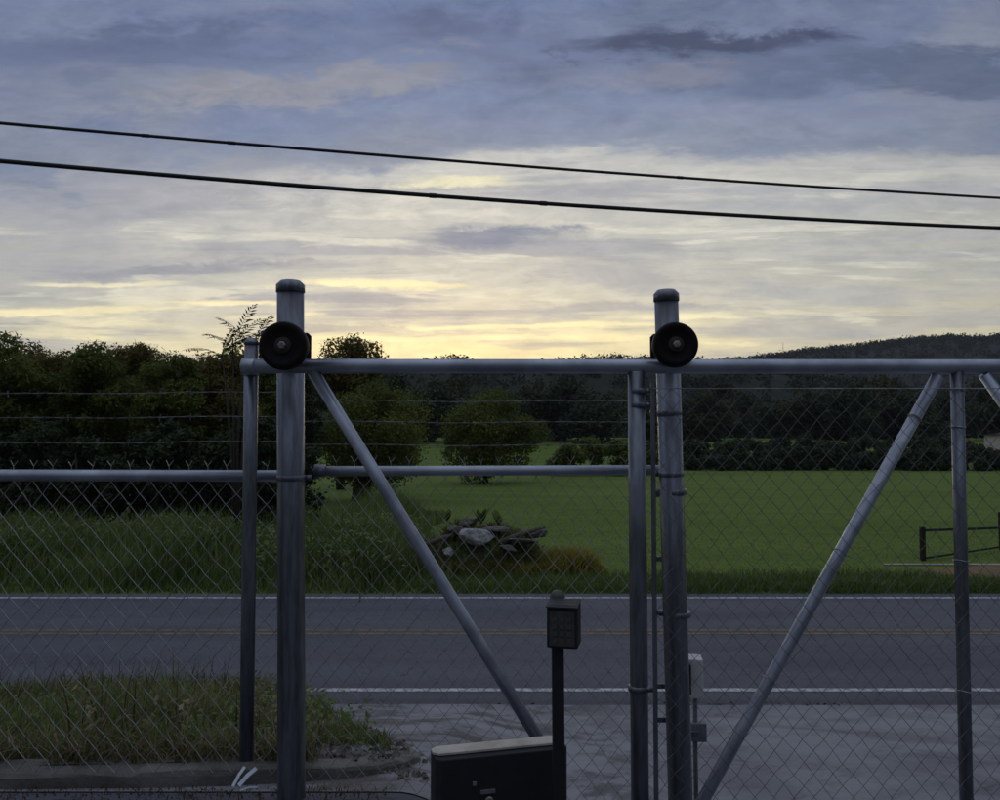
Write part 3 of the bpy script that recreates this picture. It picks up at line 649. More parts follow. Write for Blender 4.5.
X, Y = scat(5000, -7, 9.5, 8.45, 8.80); ok = (rng.uniform(0, 1, len(X)) < np.clip(1 - np.abs(Y - 8.62) / .16, 0, 1)) & (vnoise(X * 1.3, Y * 2, 71) > .35); X, Y = X[ok], Y[ok]
V, Fc, t = leaf_quads(np.stack([X, Y, np.where(Y > 8.62, ZR + .006, ZR - .004)], -1), rng.normal(size=(len(X), 3)) * .5 + np.array([0, 0, .8]), .035, rng.uniform(0, 1, len(X)), 1.)
tag(mesh_np('gravel', V, Fc, 'grey_rock', None, False, t), 'loose gravel along the crumbling road shoulder', 'gravel', None, 'stuff')
def weed_clumps(n, name, m, cond, h, leaf, label, tm):
    X, Y = scat(n, -6.5, -.6, 3.5, 8.2); ok = inside_island(X, Y) & (X > -.72 * Y) & cond(X, Y); X, Y = X[ok], Y[ok]; q = 10; N_ = len(X) * q
    C_ = np.repeat(np.stack([X, Y, gz(X, Y) + .08], -1), q, 0); hh = rng.uniform(.1, 1., N_) * np.repeat(rng.uniform(.5, 1.2, len(X)), q) * h
    C_ += np.stack([rng.normal(0, .045, N_), rng.normal(0, .045, N_), hh], -1)
    V, Fc, t = leaf_quads(C_, rng.normal(size=C_.shape) * .6 + np.array([0, -.2, .7]), leaf, np.clip(rng.normal(tm, .2, N_), 0, 1), .5); tag(mesh_np(name, V, Fc, m, None, False, t), label, 'weeds', None, 'stuff')
weed_clumps(850, 'leafy_weeds', 'blade_green', lambda X, Y: (vnoise(X * 1.4, Y * 1.4, 51) > .48), .21, .05, 'leafy green weeds in the strip behind the kerb', .5)
weed_clumps(1300, 'dead_weeds', 'blade_dry', lambda X, Y: (np.abs(X / Y + .38) < .15) & (vnoise(X * 2, Y * 2, 53) > .3), .27, .045, 'patch of dead brown weeds in the strip behind the kerb', .45)
X, Y = scat(5200, -1.9, -.05, 3.6, 5.8); ok = (rng.uniform(0, 1, len(X)) < np.clip(1 - np.abs(X + .75 + .32 * (Y - 4)) / .55, 0, 1)) & (vnoise(X * 3, Y * 3, 91) > .35); X, Y = X[ok], Y[ok]
Z = gz(X, Y) + np.where(inside_island(X, Y, .0), .065, .012); 
V, Fc, t = leaf_quads(np.stack([X, Y, Z], -1), rng.normal(size=(len(X), 3)) * .7 + np.array([0, -.3, .8]), .032, rng.uniform(0, 1, len(X)), .9)
tag(mesh_np('gravel', V, Fc, 'crumb', None, False, t), 'broken grey gravel and crumbs of concrete spilling round the kerb end', 'gravel', None, 'stuff')
# litter and weeds along the fence foot
X, Y = scat(1500, -4, -.45, 3.10, 3.38); tag(blades('weeds', X, Y, gz(X, Y) - .005, rng.uniform(.008, .035, len(X)), np.full(len(X), .007), 'blade_brown', .8, tint=rng.normal(.4, .2, len(X))), 'withered weeds and leaf litter at the foot of the fence', 'weeds', None, 'stuff')

# ---------------------------------------------------------------- rubble heap on the lawn
PY = 17.8; pc = atz(478, 566, ZR)
def heap():
    xs_ = np.linspace(-1.9, 1.9, 44); ys_ = np.linspace(-1.3, 1.3, 30); X, Y = np.meshgrid(xs_, ys_)
    e = np.clip(1 - (X / 1.75) ** 2 - (Y / 1.2) ** 2, 0, 1); Z = .78 * e ** .8 * (.7 + .6 * vnoise(X * 2.2 + 5, Y * 2.2)) + .10 * vnoise(X * 7, Y * 7) * e - .06
    i = np.arange(X.size).reshape(X.shape); Fc = np.stack([i[:-1, :-1], i[:-1, 1:], i[1:, 1:], i[1:, :-1]], -1).reshape(-1, 4)
    V = np.stack([X + pc.x, Y + PY, Z + ZR - .02], -1).reshape(-1, 3)
    o = mesh_np('earth_heap', V, Fc, 'earth', None, True); tag(o, 'low heap of dark earth and brush on the lawn', 'earth heap')
    def hz_(x, y):
        e = np.clip(1 - (x / 1.75) ** 2 - (y / 1.2) ** 2, 0, 1); return ZR - .08 + .78 * e ** .8 * (.7 + .6 * float(vnoise(x * 2.2 + 5, y * 2.2))) + .1 * float(vnoise(x * 7, y * 7)) * e
    return hz_
hzf = heap()
def rock(name, x, y, z, size, m, label, seed, rz=0., rx=0., parent=None, group=None):
    bm = bmesh.new(); bmesh.ops.create_icosphere(bm, subdivisions=3, radius=1)
    rr = random.Random(seed); planes = [(Vector((rr.gauss(0, 1), rr.gauss(0, 1), rr.gauss(0, 1))).normalized(), rr.uniform(.55, .85)) for _ in range(11)]
    for v in bm.verts:
        for nrm, d in planes:
            k = v.co.dot(nrm)
            if k > d: v.co -= nrm * (k - d) * .9
        v.co *= 1 + rr.uniform(-.045, .045)
    me = bpy.data.meshes.new(name); bm.to_mesh(me); bm.free()
    o = link(name, me, m); o.location = (x, y, z); o.scale = size; o.rotation_euler = (rx, rr.uniform(-.2, .2), rz)
    tag(o, label, 'rock', group); return o
p = at(477, 537, 16.9); rock('boulder', p.x, 16.95, p.z, (.40, .26, .19), 'pale_rock', 'large pale boulder lying on the earth heap', 3, .2)
for k, (px, py, y, s, lb, mm) in enumerate([(457, 530, 17.3, (.22, .2, .16), 'pale grey rock behind the large pale boulder', 'grey_rock'), (495, 529, 17.3, (.34, .2, .09), 'flat grey slab leaning on the heap behind the large pale boulder', 'grey_rock'),
                                  (520, 541, 17.0, (.40, .2, .07), 'long flat grey slab at the right end of the earth heap', 'grey_rock'), (448, 552, 16.75, (.13, .12, .10), 'small pale rock at the foot of the heap', 'pale_rock'),
                                  (535, 534, 17.3, (.32, .22, .10), 'brown grey rock on the crest of the heap', 'grey_rock'), (508, 548, 16.75, (.22, .14, .09), 'small dark grey rock below the flat slab on the heap', 'grey_rock'), (470, 521, 17.7, (.26, .2, .12), 'grey rock at the top of the earth heap', 'grey_rock')]):
    p = at(px, py, y); rock('rock', p.x, y, p.z, s, mm, lb, 20 + k, random.uniform(-.6, .6), random.uniform(-.3, .2))
for k, (a, bq, lb) in enumerate([((498, 543), (545, 527), 'grey weathered log slanting across the right of the heap'), ((425, 545), (462, 533), 'thin grey branch on the left shoulder of the heap')]):
    p0 = at(*a, 16.9); p1 = at(*bq, 17.3); b = MB(); b.tube([p0, p0.lerp(p1, .5) + Vector((0, 0, .03)), p1], [.055, .05, .035], 8); tag(b.build('log', 'log_wood', None, True), lb, 'log')
# brush over the heap
X = rng.uniform(-1.7, 1.6, 11000); Y = rng.uniform(-1.25, .9, 11000); ok = ((X / 1.75) ** 2 + (Y / 1.2) ** 2 < 1) & (vnoise(X * 2.5 + 3, Y * 2.5, 3) > .34); X, Y = X[ok], Y[ok]
Z = np.array([hzf(a, c) for a, c in zip(X, Y)])
tag(blades('brush', X + pc.x, Y + PY, Z - .02, rng.uniform(.08, .30, len(X)) * np.where(Y < -.35, 1.2, .8), np.full(len(X), .032), 'blade_dry', .8, tint=rng.normal(.25, .25, len(X))), 'brown dead brush covering the earth heap', 'brush', None, 'stuff')
X = rng.uniform(-1.6, 1.6, 4200); Y = rng.uniform(-1.25, -.1, 4200); ok = ((X / 1.75) ** 2 + (Y / 1.2) ** 2 < 1.05) & (vnoise(X * 2.1 + 9, Y * 2.1, 5) > .5); X, Y = X[ok], Y[ok]
Z = np.array([hzf(a, c) for a, c in zip(X, Y)]); tag(blades('heap_weeds', X + pc.x, Y + PY, Z - .02, rng.uniform(.10, .34, len(X)), np.full(len(X), .04), 'blade_green', .7, tint=rng.normal(.55, .25, len(X))), 'green weeds growing between the stones of the heap', 'weeds', None, 'stuff')
def plant(px, py, Y, h, n, wd, label):
    p = at(px, py, Y); root = empty('broadleaf_weed', p); tag(root, label, 'weed', 'broad leaved weeds on the heap')
    for k in range(n):
        a = random.uniform(0, 6.28); l = h * random.uniform(.7, 1.1); d = Vector((math.cos(a) * .35, math.sin(a) * .35, 1)).normalized(); s_ = Vector((-math.sin(a), math.cos(a), 0))
        V = []; Fc = []
        for i in range(6):
            t = i / 5; c = p + d * l * t + Vector((math.cos(a), math.sin(a), -.5)) * .25 * l * t * t; wv = wd * math.sin(math.pi * min(t * .92 + .06, 1)) * s_
            V += [c - wv, c + Vector((0, 0, -.02 * math.sin(math.pi * t))), c + wv]
            if i: q = (i - 1) * 3; Fc += [(q, q + 1, q + 4, q + 3), (q + 1, q + 2, q + 5, q + 4)]
        mesh_np('leaf', V, Fc, 'leaf_green', root, True, [.3 + .5 * random.random()] * len(V))
plant(481, 524, 17.6, .42, 6, .07, 'broad leaved green weed sprouting from the crest of the heap')
plant(499, 526, 17.6, .40, 6, .07, 'broad leaved green weed sprouting from the crest of the heap')
plant(447, 521, 17.6, .30, 6, .06, 'broad leaved green weed sprouting from the crest of the heap')
X = rng.normal(.8, 1.15, 12000); Y = rng.normal(-1.15, .22, 12000); ok = (X > -1.5) & (X < 2.75); X, Y = X[ok], Y[ok]
H = (.34 + .16 * np.exp(-((X - 1.9) / .6) ** 2)) * rng.uniform(.5, 1.1, len(X)) * (.7 + .6 * vnoise(X * 3, Y * 3, 9)) * np.clip((2.85 - X) / .5, .15, 1)
tag(blades('yellow_weeds', X + pc.x, Y + PY + .2 + .25 * np.clip(X - 1, 0, 2), gz(X, Y * 0 + PY) - .05, H, np.full(len(X), .035), 'blade_yellow', .6, tint=rng.normal(.12 + .36 * np.clip(X - .3, 0, 1.6), .18, len(X))), 'yellowing weeds along the foot of the earth heap', 'weeds', None, 'stuff')
# weeds left of the heap
X = rng.normal(-2.1, .7, 2600); Y = rng.normal(-.4, .8, 2600)
tag(blades('weeds', X + pc.x, Y + PY, gz(X, Y * 0 + PY) - .05, rng.uniform(.2, .75, len(X)), np.full(len(X), .035), 'blade_dry', .5, tint=rng.normal(.1, .15, len(X))), 'rank olive weeds between the tall grass and the earth heap', 'weeds', None, 'stuff')

# ---------------------------------------------------------------- right of the field: rail fence, dirt lane, building
pA = atz(923, 559, ZR + .02); pB = atz(1002, 549, ZR + .02)
rf = empty('rail_fence', pA); tag(rf, 'low dark wooden rail fence beside the dirt lane in the field', 'fence')
def fpost(p, h): b = MB(); b.box(p + Vector((0, 0, h / 2 - .06)), (.10, .10, h + .12)); b.build('post', 'post_wood', rf, bevel=.008)
hA = at(923, 527, pA.y).z - pA.z; hB = at(1000, 512, pB.y).z - pB.z
fpost(pA, hA); fpost(pB, hB); pD = pB + (pB - pA); fpost(pD, hB)
def rail(a, c, hgt=.055): 
    d = c - a; b = MB(); m_ = (a + c) / 2; b.box(m_, (d.length, .045, hgt)); o = b.build('rail', 'post_wood', rf)
    M = Matrix.Translation(m_) @ d.to_track_quat('X', 'Z').to_matrix().to_4x4() @ Matrix.Translation(-m_); o.data.transform(M)
f_ = Vector((0, -.070, 0))
rail(at(923, 530, pA.y) + f_, at(1002, 527.5, pB.y) + f_); rail(at(925, 557.5, pA.y) + f_, at(1002, 546, pB.y) + f_, .04)
rail(at(1002, 527.5, pB.y) + f_, at(1002, 527.5, pB.y) + f_ + (pB - pA)); rail(at(1002, 546, pB.y) + f_, at(1002, 546, pB.y) + f_ + (pB - pA), .04)
# lane: bare earth and a pale concrete strip
def patch_sheet(name, cx, cy, rx, ry, z, m):
    n = 56; V = [(cx, cy, z)]; 
    for k in range(n):
        a = 2 * math.pi * k / n; q = 1 + .28 * (float(vnoise(math.cos(a) * 2.5 + 7, math.sin(a) * 2.5 + cx)) - .5) * 2; V.append((cx + math.cos(a) * rx * q, cy + math.sin(a) * ry * q, z))
    Fc = [(0, 1 + k, 1 + (k + 1) % n) for k in range(n)]; o = mesh_np(name, V, Fc, m); tag(o, kind='structure')
mat('path_gravel', (.50, .46, .40), .95, 0, var=(.30, .27, .22), scale=3, bump=.3, coord='World')
mat('dirt', (.23, .13, .06), 1, 0, var=(.14, .11, .045), scale=1.6, bump=.5, bscale=20, coord='World')
p = atz(1010, 571, ZR + .03); patch_sheet('dirt_lane', p.x + 1.4, p.y, 2.9, 1.0, ZR - .008, 'dirt')
pl = atz(884, 563, ZR + .03); o = flat('footpath', pl.x, 30, pl.y - .05, pl.y + .13, ZR + .0, 'path_gravel'); tag(o, kind='structure')
hb = at(985, 470, 79); hw_ = empty('field_house', (hb.x + 4, 74, ZR)); tag(hw_, 'pale beige house with a brown base course at the edge of the field', 'house')
zt = at(987, 435, 72).z; z0 = ZR - .2; zb = at(987, 469, 72).z
b = MB(); b.box((hb.x + 4, 75.5, (zb + zt) / 2), (8, 7, zt - zb)); b.build('wall', 'siding', hw_)
b = MB(); b.box((hb.x + 4, 75.5, (z0 + zb) / 2 - .003), (8.1, 7.1, zb - z0)); b.build('base_course', 'roof', hw_)
b = MB(); b.add([(hb.x - .2, 71.8, zt + .003), (hb.x + 8.2, 71.8, zt + .003), (hb.x + 8.2, 79.2, zt + .003), (hb.x - .2, 79.2, zt + .003), (hb.x - .2, 75.5, zt + .35), (hb.x + 8.2, 75.5, zt + .35)], [(0, 1, 5, 4), (2, 3, 4, 5), (0, 4, 3), (1, 2, 5), (0, 3, 2, 1)]); b.build('roof', 'roof', hw_)
for q in (2.2, 5.6):
    b = MB(); b.box((hb.x + q, 71.985, zb + (zt - zb) * .55), (1.2, .08, 1.0)); wn = b.build('window', 'siding', hw_); b = MB(); b.box((hb.x + q, 71.94, zb + (zt - zb) * .55), (1.05, .03, .86)); b.build('pane', 'glass_dark', wn)

# ---------------------------------------------------------------- overhead cables between two poles
def cable(yl, yr, zc_, r, label):
    # through the picture's left and right edge rows at one height: it recedes to the right
    def pt(px, py): x, y, z = ray(px, py); k = (zc_ - CAMZ) / z; return Vector((x * k, y * k, zc_))
    a, c = pt(0, yl), pt(1000, yr); d = c - a; A = a - d * 1.0; B = c + d * 1.2
    return A, B, a, c
AB = []
for (yl, ym, yr, zc_, r, lb) in ((123, 164.5, 198, 5.6, .023, 'upper black overhead cable crossing the evening sky'), (161, 200.5, 228, 4.9, .031, 'lower, thicker black overhead cable crossing the evening sky')):
    A, B, a, c = cable(yl, yr, zc_, r, lb)
    # parabola through the three picture rows
    L = (B - A).length; N = 90
    def z_need(px, py):
        # depth on the vertical plane through a and c
        x, y, z = ray(px, py); d = c - a; k = (a.x * d.y - a.y * d.x) / (x * d.y - y * d.x); P_ = Vector((x * k, y * k, CAMZ + z * k)); return (Vector((P_.x, P_.y, 0)) - Vector((A.x, A.y, 0))).length, P_.z
    S_ = [z_need(0, yl), z_need(500, ym), z_need(1000, yr)]
    cf = np.polyfit([s[0] for s in S_], [s[1] for s in S_], 2); d2 = Vector((B.x - A.x, B.y - A.y, 0)).normalized()
    pts = [Vector((A.x, A.y, 0)) + d2 * t + Vector((0, 0, float(np.polyval(cf, t)))) for t in np.linspace(0, L, N)]
    b = MB(); b.tube(pts, r, 8); o = b.build('overhead_cable', 'cable', None, True); tag(o, lb, 'cable', None); AB.append((pts[0], pts[-1]))
    rb = random.Random(int(yl))
    for q in range(3):
        p = pts[rb.randrange(28, 62)]; m_ = MB(); m_.tube([p + d2 * -.05, p + d2 * .05], r * 1.18, 8); m_.build('cable_clip', 'cable', o)
for e, lb in ((0, 'brown wooden utility pole carrying the overhead cables, by the near road side'), (1, 'brown wooden utility pole carrying the overhead cables, down the road')):
    u, l = AB[0][e], AB[1][e]; c = Vector(((u.x + l.x) / 2, (u.y + l.y) / 2, 0)); zg = float(gz(c.x, c.y))
    root = empty('utility_pole', (c.x, c.y, zg)); tag(root, lb, 'utility pole'); H = max(u.z, l.z) + 1.0
    b = MB(); b.tube([Vector((c.x, c.y, zg - .3)), Vector((c.x, c.y, H))], [.17, .12], 14); b.build('pole', 'bark', root, True)
    for q in (u, l): b = MB(); b.tube([Vector((c.x, c.y, q.z)), q], .03, 8); b.build('bracket', 'galv', root)

# ---------------------------------------------------------------- fence, gate, posts
YP, YFN, YG = 3.2, 3.275, 3.05
def gate_post(px_t, py_t, px_b, py_b, r, label, zb=None):
    t = at(px_t, py_t, YP); bt = at(px_b, py_b, YP)
    root = empty('gate_post', bt); tag(root, label, 'post')
    d = (t - bt).normalized(); low = bt - d * .15; tt = t - d * .035
    b = MB(); b.tube([low, bt, bt.lerp(tt, .5), tt], r, 32); b.build('pipe', 'galv', root, True)
    b = MB(); b.lathe(tt - d * .012, d, [(0, r + .0005), (.001, r + .0035), (.030, r + .0035), (.046, r * .76), (.047, r * .3)], 32); b.build('cap', 'galv', root, True)
    return root, t, bt, r
postL, tL, bL, rL = gate_post(290.5, 281, 291.5, 794, .0535, 'thick galvanised gate post standing at the kerb, with the left roller')
zbR = -.47
postR, tR, bR, rR = gate_post(666, 290, 684, 925, .0475, 'thick galvanised gate post leaning slightly, with grey boxes at its side')
def ring(name, c, axis, r, th, wd, m, parent, lug=None):
    b = MB(); b.lathe(Vector(c) - Vector(axis).normalized() * wd / 2, axis, [(0, r + .0008), (.0015, r + th), (wd - .0015, r + th), (wd, r + .0008)], 24)
    if lug is not None: b.box(Vector(c) + Vector(lug), (.034, .010, wd))
    return b.build(name, m, parent, True)
up = Vector((0, 0, 1))
for py in (478, ): ring('brace_band', at(291, py, YP), up, rL, .003, .022, 'galv', postL, (.06, .02, 0))
for px, py in ((669, 413), (671, 422 + 52), (674, 492), (678, 614)): ring('brace_band', at(px, py, YP), (tR - bR), rR, .003, .022, 'galv', postR, (-.055, .02, 0))

def chain_link(name, x0, x1, z0, z1, Y, Wd, Hd, r, parent, prongs=True, m='wire'):
    """woven diamond fabric: each wire a zigzag that hooks its neighbours"""
    hw2, hh = Wd / 2, Hd / 2; nk = int((x1 - x0) / hw2); nj = int((z1 - z0) / hh)
    A = []; B = []
    jit = rng.normal(0, .0026, (nj + 2, nk + 2, 2))
    for k in range(nk):
        xm = x0 + (k + .5) * hw2
        for j in range(nj):
            s0 = 1 if (j + k) % 2 else -1
            ka = k + (1 if s0 > 0 else 0); kb = k + (1 if s0 < 0 else 0)
            a = (xm + s0 * hw2 / 2 + jit[j, ka, 0], Y + (.6 if j % 2 else -.6) * r * 2 * (1 if k % 2 else -1), z1 - j * hh + jit[j, ka, 1])
            c = (xm - s0 * hw2 / 2 + jit[j + 1, kb, 0], Y - (.6 if j % 2 else -.6) * r * 2 * (1 if k % 2 else -1), z1 - (j + 1) * hh + jit[j + 1, kb, 1])
            A.append(a); B.append(c)
        if prongs and k % 2 == 0:
            pass
    if prongs:
        for k in range(nk + 1):
            if k % 2 == (0 if True else 1): continue
            x = x0 + k * hw2; q = rng.normal(0, .0025, 4)
            A += [(x, Y, z1 - .003), (x + q[0], Y, z1 + .018), (x + q[0], Y, z1 + .018)]
            B += [(x + q[0], Y, z1 + .019), (x + .016 + q[1], Y - .004, z1 + .043 + q[3]), (x - .016 + q[2], Y + .004, z1 + .041 + q[1])]
    A = np.array(A); B = np.array(B); d = B - A; d /= np.linalg.norm(d, axis=1)[:, None]
    A = A - d * r * .5; B = B + d * r * .5
    u = np.cross(d, np.array([0, 1., 0])); u /= np.linalg.norm(u, axis=1)[:, None]; v = np.cross(d, u)
    S = 5; V = []
    for P in (A, B):
        for k in range(S):
            an = 2 * math.pi * k / S; V.append(P + (u * math.cos(an) + v * math.sin(an)) * r)
    V = np.stack(V, 1).reshape(-1, 3); n = len(A); b0 = np.arange(n)[:, None] * (2 * S)
    Fc = np.concatenate([np.concatenate([b0 + k, b0 + (k + 1) % S, b0 + S + (k + 1) % S, b0 + S + k], 1) for k in range(S)])
    return mesh_np(name, V, Fc, m, parent, True)
def barbed(x0, x1, Y, py, parent, pxr, sag=.01):
    z = at(pxr, py, Y).z; N = max(int((x1 - x0) / .05), 8); b = MB(); xs_ = np.linspace(x0, x1, N)
    for ph in (0, math.pi):
        pts = []
        for i, x in enumerate(xs_):
            t = (x - x0) / (x1 - x0); a = i * 1.9 + ph
            pts.append(Vector((x, Y + .0022 * math.cos(a), z - sag * 4 * t * (1 - t) + .0022 * math.sin(a) + .002 * math.sin(x * 9))))
        b.tube(pts, .0011, 4)
    for x in np.arange(x0 + .06, x1, .125):
        t = (x - x0) / (x1 - x0); c = Vector((x, Y, z - sag * 4 * t * (1 - t)))
        for q in range(2):
            dd = Vector((random.uniform(-.4, .4), random.uniform(-.6, .6), random.uniform(.6, 1) * random.choice((-1, 1)))).normalized() * .015
            b.tube([c - dd, c + dd], .0009, 4)
    return b.build('barbed_wire', 'dark_wire', parent)
def pipe(name, a, c, r, parent, m='galv_pipe', sides=20):
    b = MB(); b.tube([a, a.lerp(c, .33), a.lerp(c, .66), c], r, sides); return b.build(name, m, parent, True)

# fence left of the thick post
xL = bL.x; X0 = -4.2
fl = empty('chain_link_fence', (X0, YFN, 0)); tag(fl, 'chain link fence with barbed wire running from the kerb side gate post along the weeds', 'fence')
zr = at(100, 475.5, YFN).z; rr = .0235
pipe('top_rail', Vector((X0, YFN, zr + .006)), Vector((xL + .0, YFN, zr - .002)), rr, fl)
chain_link('mesh', X0, xL - .01, .035, zr + .018, YFN + .030, .0800, .0935, .0015, fl)
for py in (391.5, 416, 441): barbed(X0, xL, YFN, py, fl, 100)
b = MB(); b.tube([Vector((X0, YFN, -.15)), Vector((X0, YFN, at(100, 380, YFN).z))], .03, 20); b.build('line_post', 'galv', fl, True)
# fence behind the sliding gate, between the two posts
xR = at(660, 470, YFN).x
fm = empty('chain_link_fence', ((xL + xR) / 2, YFN, -.1)); tag(fm, 'chain link fence panel between the two thick gate posts, behind the sloping brace', 'fence')
zm = at(480, 471, YFN).z
pipe('top_rail', Vector((xL + .055, YFN + .02, zm - .002)), Vector((xR, YFN + .02, zm + .003)), .0205, fm)
b = MB(); b.lathe(Vector((xL + .052, YFN + .02, zm)), (1, 0, 0), [(0, .012), (.004, .026), (.045, .026), (.05, .021)], 20); b.build('rail_cup', 'galv', fm, True)
chain_link('mesh', xL + .03, xR - .02, -.36, zm + .016, YFN + .046, .0745, .088, .0012, fm)
for py in (400, 421, 444): barbed(xL, xR, YFN, py, fm, 480, .006)
xt = at(655, 470, YFN).x
b = MB(); b.box((xt, YFN + .03, (zm - .40) / 2 + .02), (.016, .006, zm + .40 + .1)); b.build('tension_bar', 'galv', fm)
for py in (495, 560, 614, 688, 722):
    zq = at(660, py, YFN).z; b = MB(); b.box(((xt + bR.x) / 2 - .01, YFN + .024, zq), (bR.x - xt, .005, .020)); b.build('tension_band', 'galv', fm)

# sliding gate
gt = empty('sliding_gate', at(638, 905, YG)); tag(gt, 'galvanised cantilever sliding gate with sloping braces, hung on two black rollers', 'gate')
zt = at(500, 366.5, YG).z; x0 = at(243, 366, YG).x; XE = 4.9; zbot = at(638, 900, YG).z
b = MB(); b.tube([Vector((x0 + (XE - x0) * q / 8, YG, zt + .0015 - .004 * q / 8)) for q in range(9)], .0278, 24); b.build('top_rail', 'galv_pipe', gt, True)
b = MB(); b.lathe(Vector((x0 - .006, YG, zt + .0015)), (1, 0, 0), [(0, .02), (.004, .030), (.05, .030), (.054, .028)], 24); b.build('end_cap', 'galv_pipe', gt, True)
# tail upright: stands behind the rail, capped above it
ta = at(251.5, 343, YG + .052); tb_ = at(246.5, 759, YG + .052)
pipe('tail_upright', tb_, ta, .0265, gt, 'galv')
b = MB(); b.lathe(ta - Vector((0, 0, .006)), (0, 0, 1), [(0, .0285), (.01, .0285), (.018, .022), (.026, .012), (.028, .003)], 20); b.build('dome_cap', 'galv', gt, True)
ring('sleeve', Vector((ta.x, YG + .052, zt)), up, .0265, .004, .06, 'galv_pipe', gt)
def gp(px, py): return at(px, py, YG)
pipe('upright', Vector((gp(640, 800).x, YG, zbot)), Vector((gp(636.5, 372).x, YG, zt - .02)), .0335, gt, 'galv')
pipe('upright', Vector((gp(966, 800).x, YG, zbot)), Vector((gp(957, 376).x, YG, zt - .02)), .0235, gt, 'galv')
pipe('upright', Vector((3.15, YG, zbot)), Vector((3.15, YG, zt - .02)), .0235, gt, 'galv')
pipe('upright', Vector((XE, YG, zbot)), Vector((XE, YG, zt - .02)), .0335, gt, 'galv')
pipe('bottom_rail', Vector((gp(640, 800).x, YG, zbot)), Vector((XE, YG, zbot)), .0278, gt)
d1a = gp(313, 372); d1b = gp(540, 741)
pipe('brace', d1a, gp(556, 768), .0235, gt)
b = MB(); b.box(gp(556, 772) + Vector((0, -.05, 0)), (.06, .16, .03)); b.build('drive_bracket', 'galv', gt, bevel=.003)
d2a = gp(938, 376); d2b = gp(703, 800); dd = d2b - d2a; pipe('brace', d2a, d2a + dd * ((zbot + .03 - d2a.z) / dd.z), .0230, gt)
d3a = gp(984, 374); pipe('brace', d3a, Vector((3.13, YG, zbot + .03)), .0220, gt)
pipe('brace', Vector((4.85, YG, zbot + .03)), Vector((3.25, YG, zt - .02)), .0235, gt)
xg = gp(652, 500).x
chain_link('mesh', xg, XE - .05, zbot + .02, gp(800, 388).z, YG - .036, .0725, .084, .0010, gt, prongs=False, m='dark_wire')
b = MB(); b.box((xg, YG - .03, (zbot + zt) / 2), (.016, .006, zt - zbot - .12)); b.build('tension_bar', 'galv', gt)
pipe('tension_wire', Vector((xg, YG - .036, gp(800, 389).z)), Vector((XE - .05, YG - .036, gp(800, 389).z)), .0022, gt, 'wire', 6)
for py in (391, 405, 688):
    zq = gp(640, py).z; b = MB(); b.lathe(Vector((gp(638, py).x, YG, zq - .011)), up, [(0, .0345), (.002, .037), (.02, .037), (.022, .0345)], 24); b.box((gp(648, py).x, YG - .015, zq), (.04, .012, .018)); b.build('tension_band', 'galv', gt, True)
def tie(c, axis, r, parent): 
    n = 14; axis = Vector(axis).normalized(); u = axis.cross(Vector((0, 1, 0))).normalized(); v = axis.cross(u); b = MB()
    b.tube([Vector(c) + (u * math.cos(6.283 * k / n) + v * math.sin(6.283 * k / n)) * (r + .002) + axis * .003 * math.sin(k) for k in range(n)] + [Vector(c) + u * (r + .022) - Vector((0, .03, 0))], .0019, 5); b.build('tie_wire', 'wire', parent)
for px, py in ((958, 427), (957, 389), (961, 560), (964, 690)): tie(gp(px, py), up, .0238, gt)
for q in (.10, .42, .72): tie(d2a.lerp(d2b, q), d2b - d2a, .0232, gt)
for q in np.arange(.75, 4.6, .42): tie(Vector((q, YG, zbot)), (1, 0, 0), .0278, gt)

# rollers
def roller(px, py, r, post, side, label):
    Yw = YG - .062; c = at(px, py, Yw); root = empty('gate_roller', c); tag(root, label, 'roller', None)
    ax = Vector((0, -1, 0))
    # tyre with a rounded rim and a dished face
    b = MB(); b.lathe(c + Vector((0, .030, 0)), ax, [(0, r * .55), (.002, r * .90), (.010, r * .985), (.020, r), (.040, r), (.052, r * .97), (.058, r * .90), (.054, r * .72), (.047, r * .60), (.046, r * .36)], 48); w_ = b.build('wheel', 'rubber', root, True)
    b = MB(); b.lathe(c + Vector((0, .030, 0)), ax, [(.044, r * .36), (.052, r * .34), (.056, r * .28), (.057, r * .2)], 28); h_ = b.build('hub', 'rust', w_, True)
    b = MB(); b.lathe(c + Vector((0, .030, 0)), ax, [(.050, r * .17), (.066, r * .17), (.069, r * .13)], 6); b.build('bolt', 'bolt', w_)
    # inner wheel behind the rail, offset to one side, and the carrier plate clamped on the post
    yb = YP - .058 - .012
    b = MB(); b.tube([c + Vector((0, .02, 0)), Vector((c.x, yb, c.z))], .011, 12); b.build('axle', 'bolt', root, True)
    cx = c.x + side * .012
    pa, pb_ = (at(272, 333, yb), at(311, 362, yb)) if side > 0 else (at(650, 334, yb), at(688, 361, yb)); ch = .012
    cx = (pa.x + pb_.x) / 2; hx, hz_ = abs(pb_.x - pa.x) / 2, (pa.z - pb_.z) / 2; zc = (pa.z + pb_.z) / 2; b = MB()
    prof = [(-hx + ch, -hz_), (hx - ch, -hz_), (hx, -hz_ + ch), (hx, hz_ - ch), (hx - ch, hz_), (-hx + ch, hz_), (-hx, hz_ - ch), (-hx, -hz_ + ch)]
    V = [Vector((cx + x, y, zc + z)) for y in (yb - .012, yb + .006) for x, z in prof]; n = len(prof)
    b.add(V, [tuple(range(n)), tuple(range(2 * n - 1, n - 1, -1))] + [(k, k + n, (k + 1) % n + n, (k + 1) % n) for k in range(n)]); b.build('carrier_plate', 'rubber', root, bevel=.002)
    for dz_ in (.045, -.045):
        b = MB(); pc_ = at(291 if px < 500 else 668, py, YP); n = 12; rr_ = (rL if px < 500 else rR) + .005
        b.tube([Vector((pc_.x + rr_ * math.cos(a), YP - rr_ * 0 + rr_ * math.sin(a), c.z + dz_)) for a in np.linspace(-.25, math.pi + .25, n)], .0055, 8); b.build('u_bolt', 'bolt', root, True)
    return root
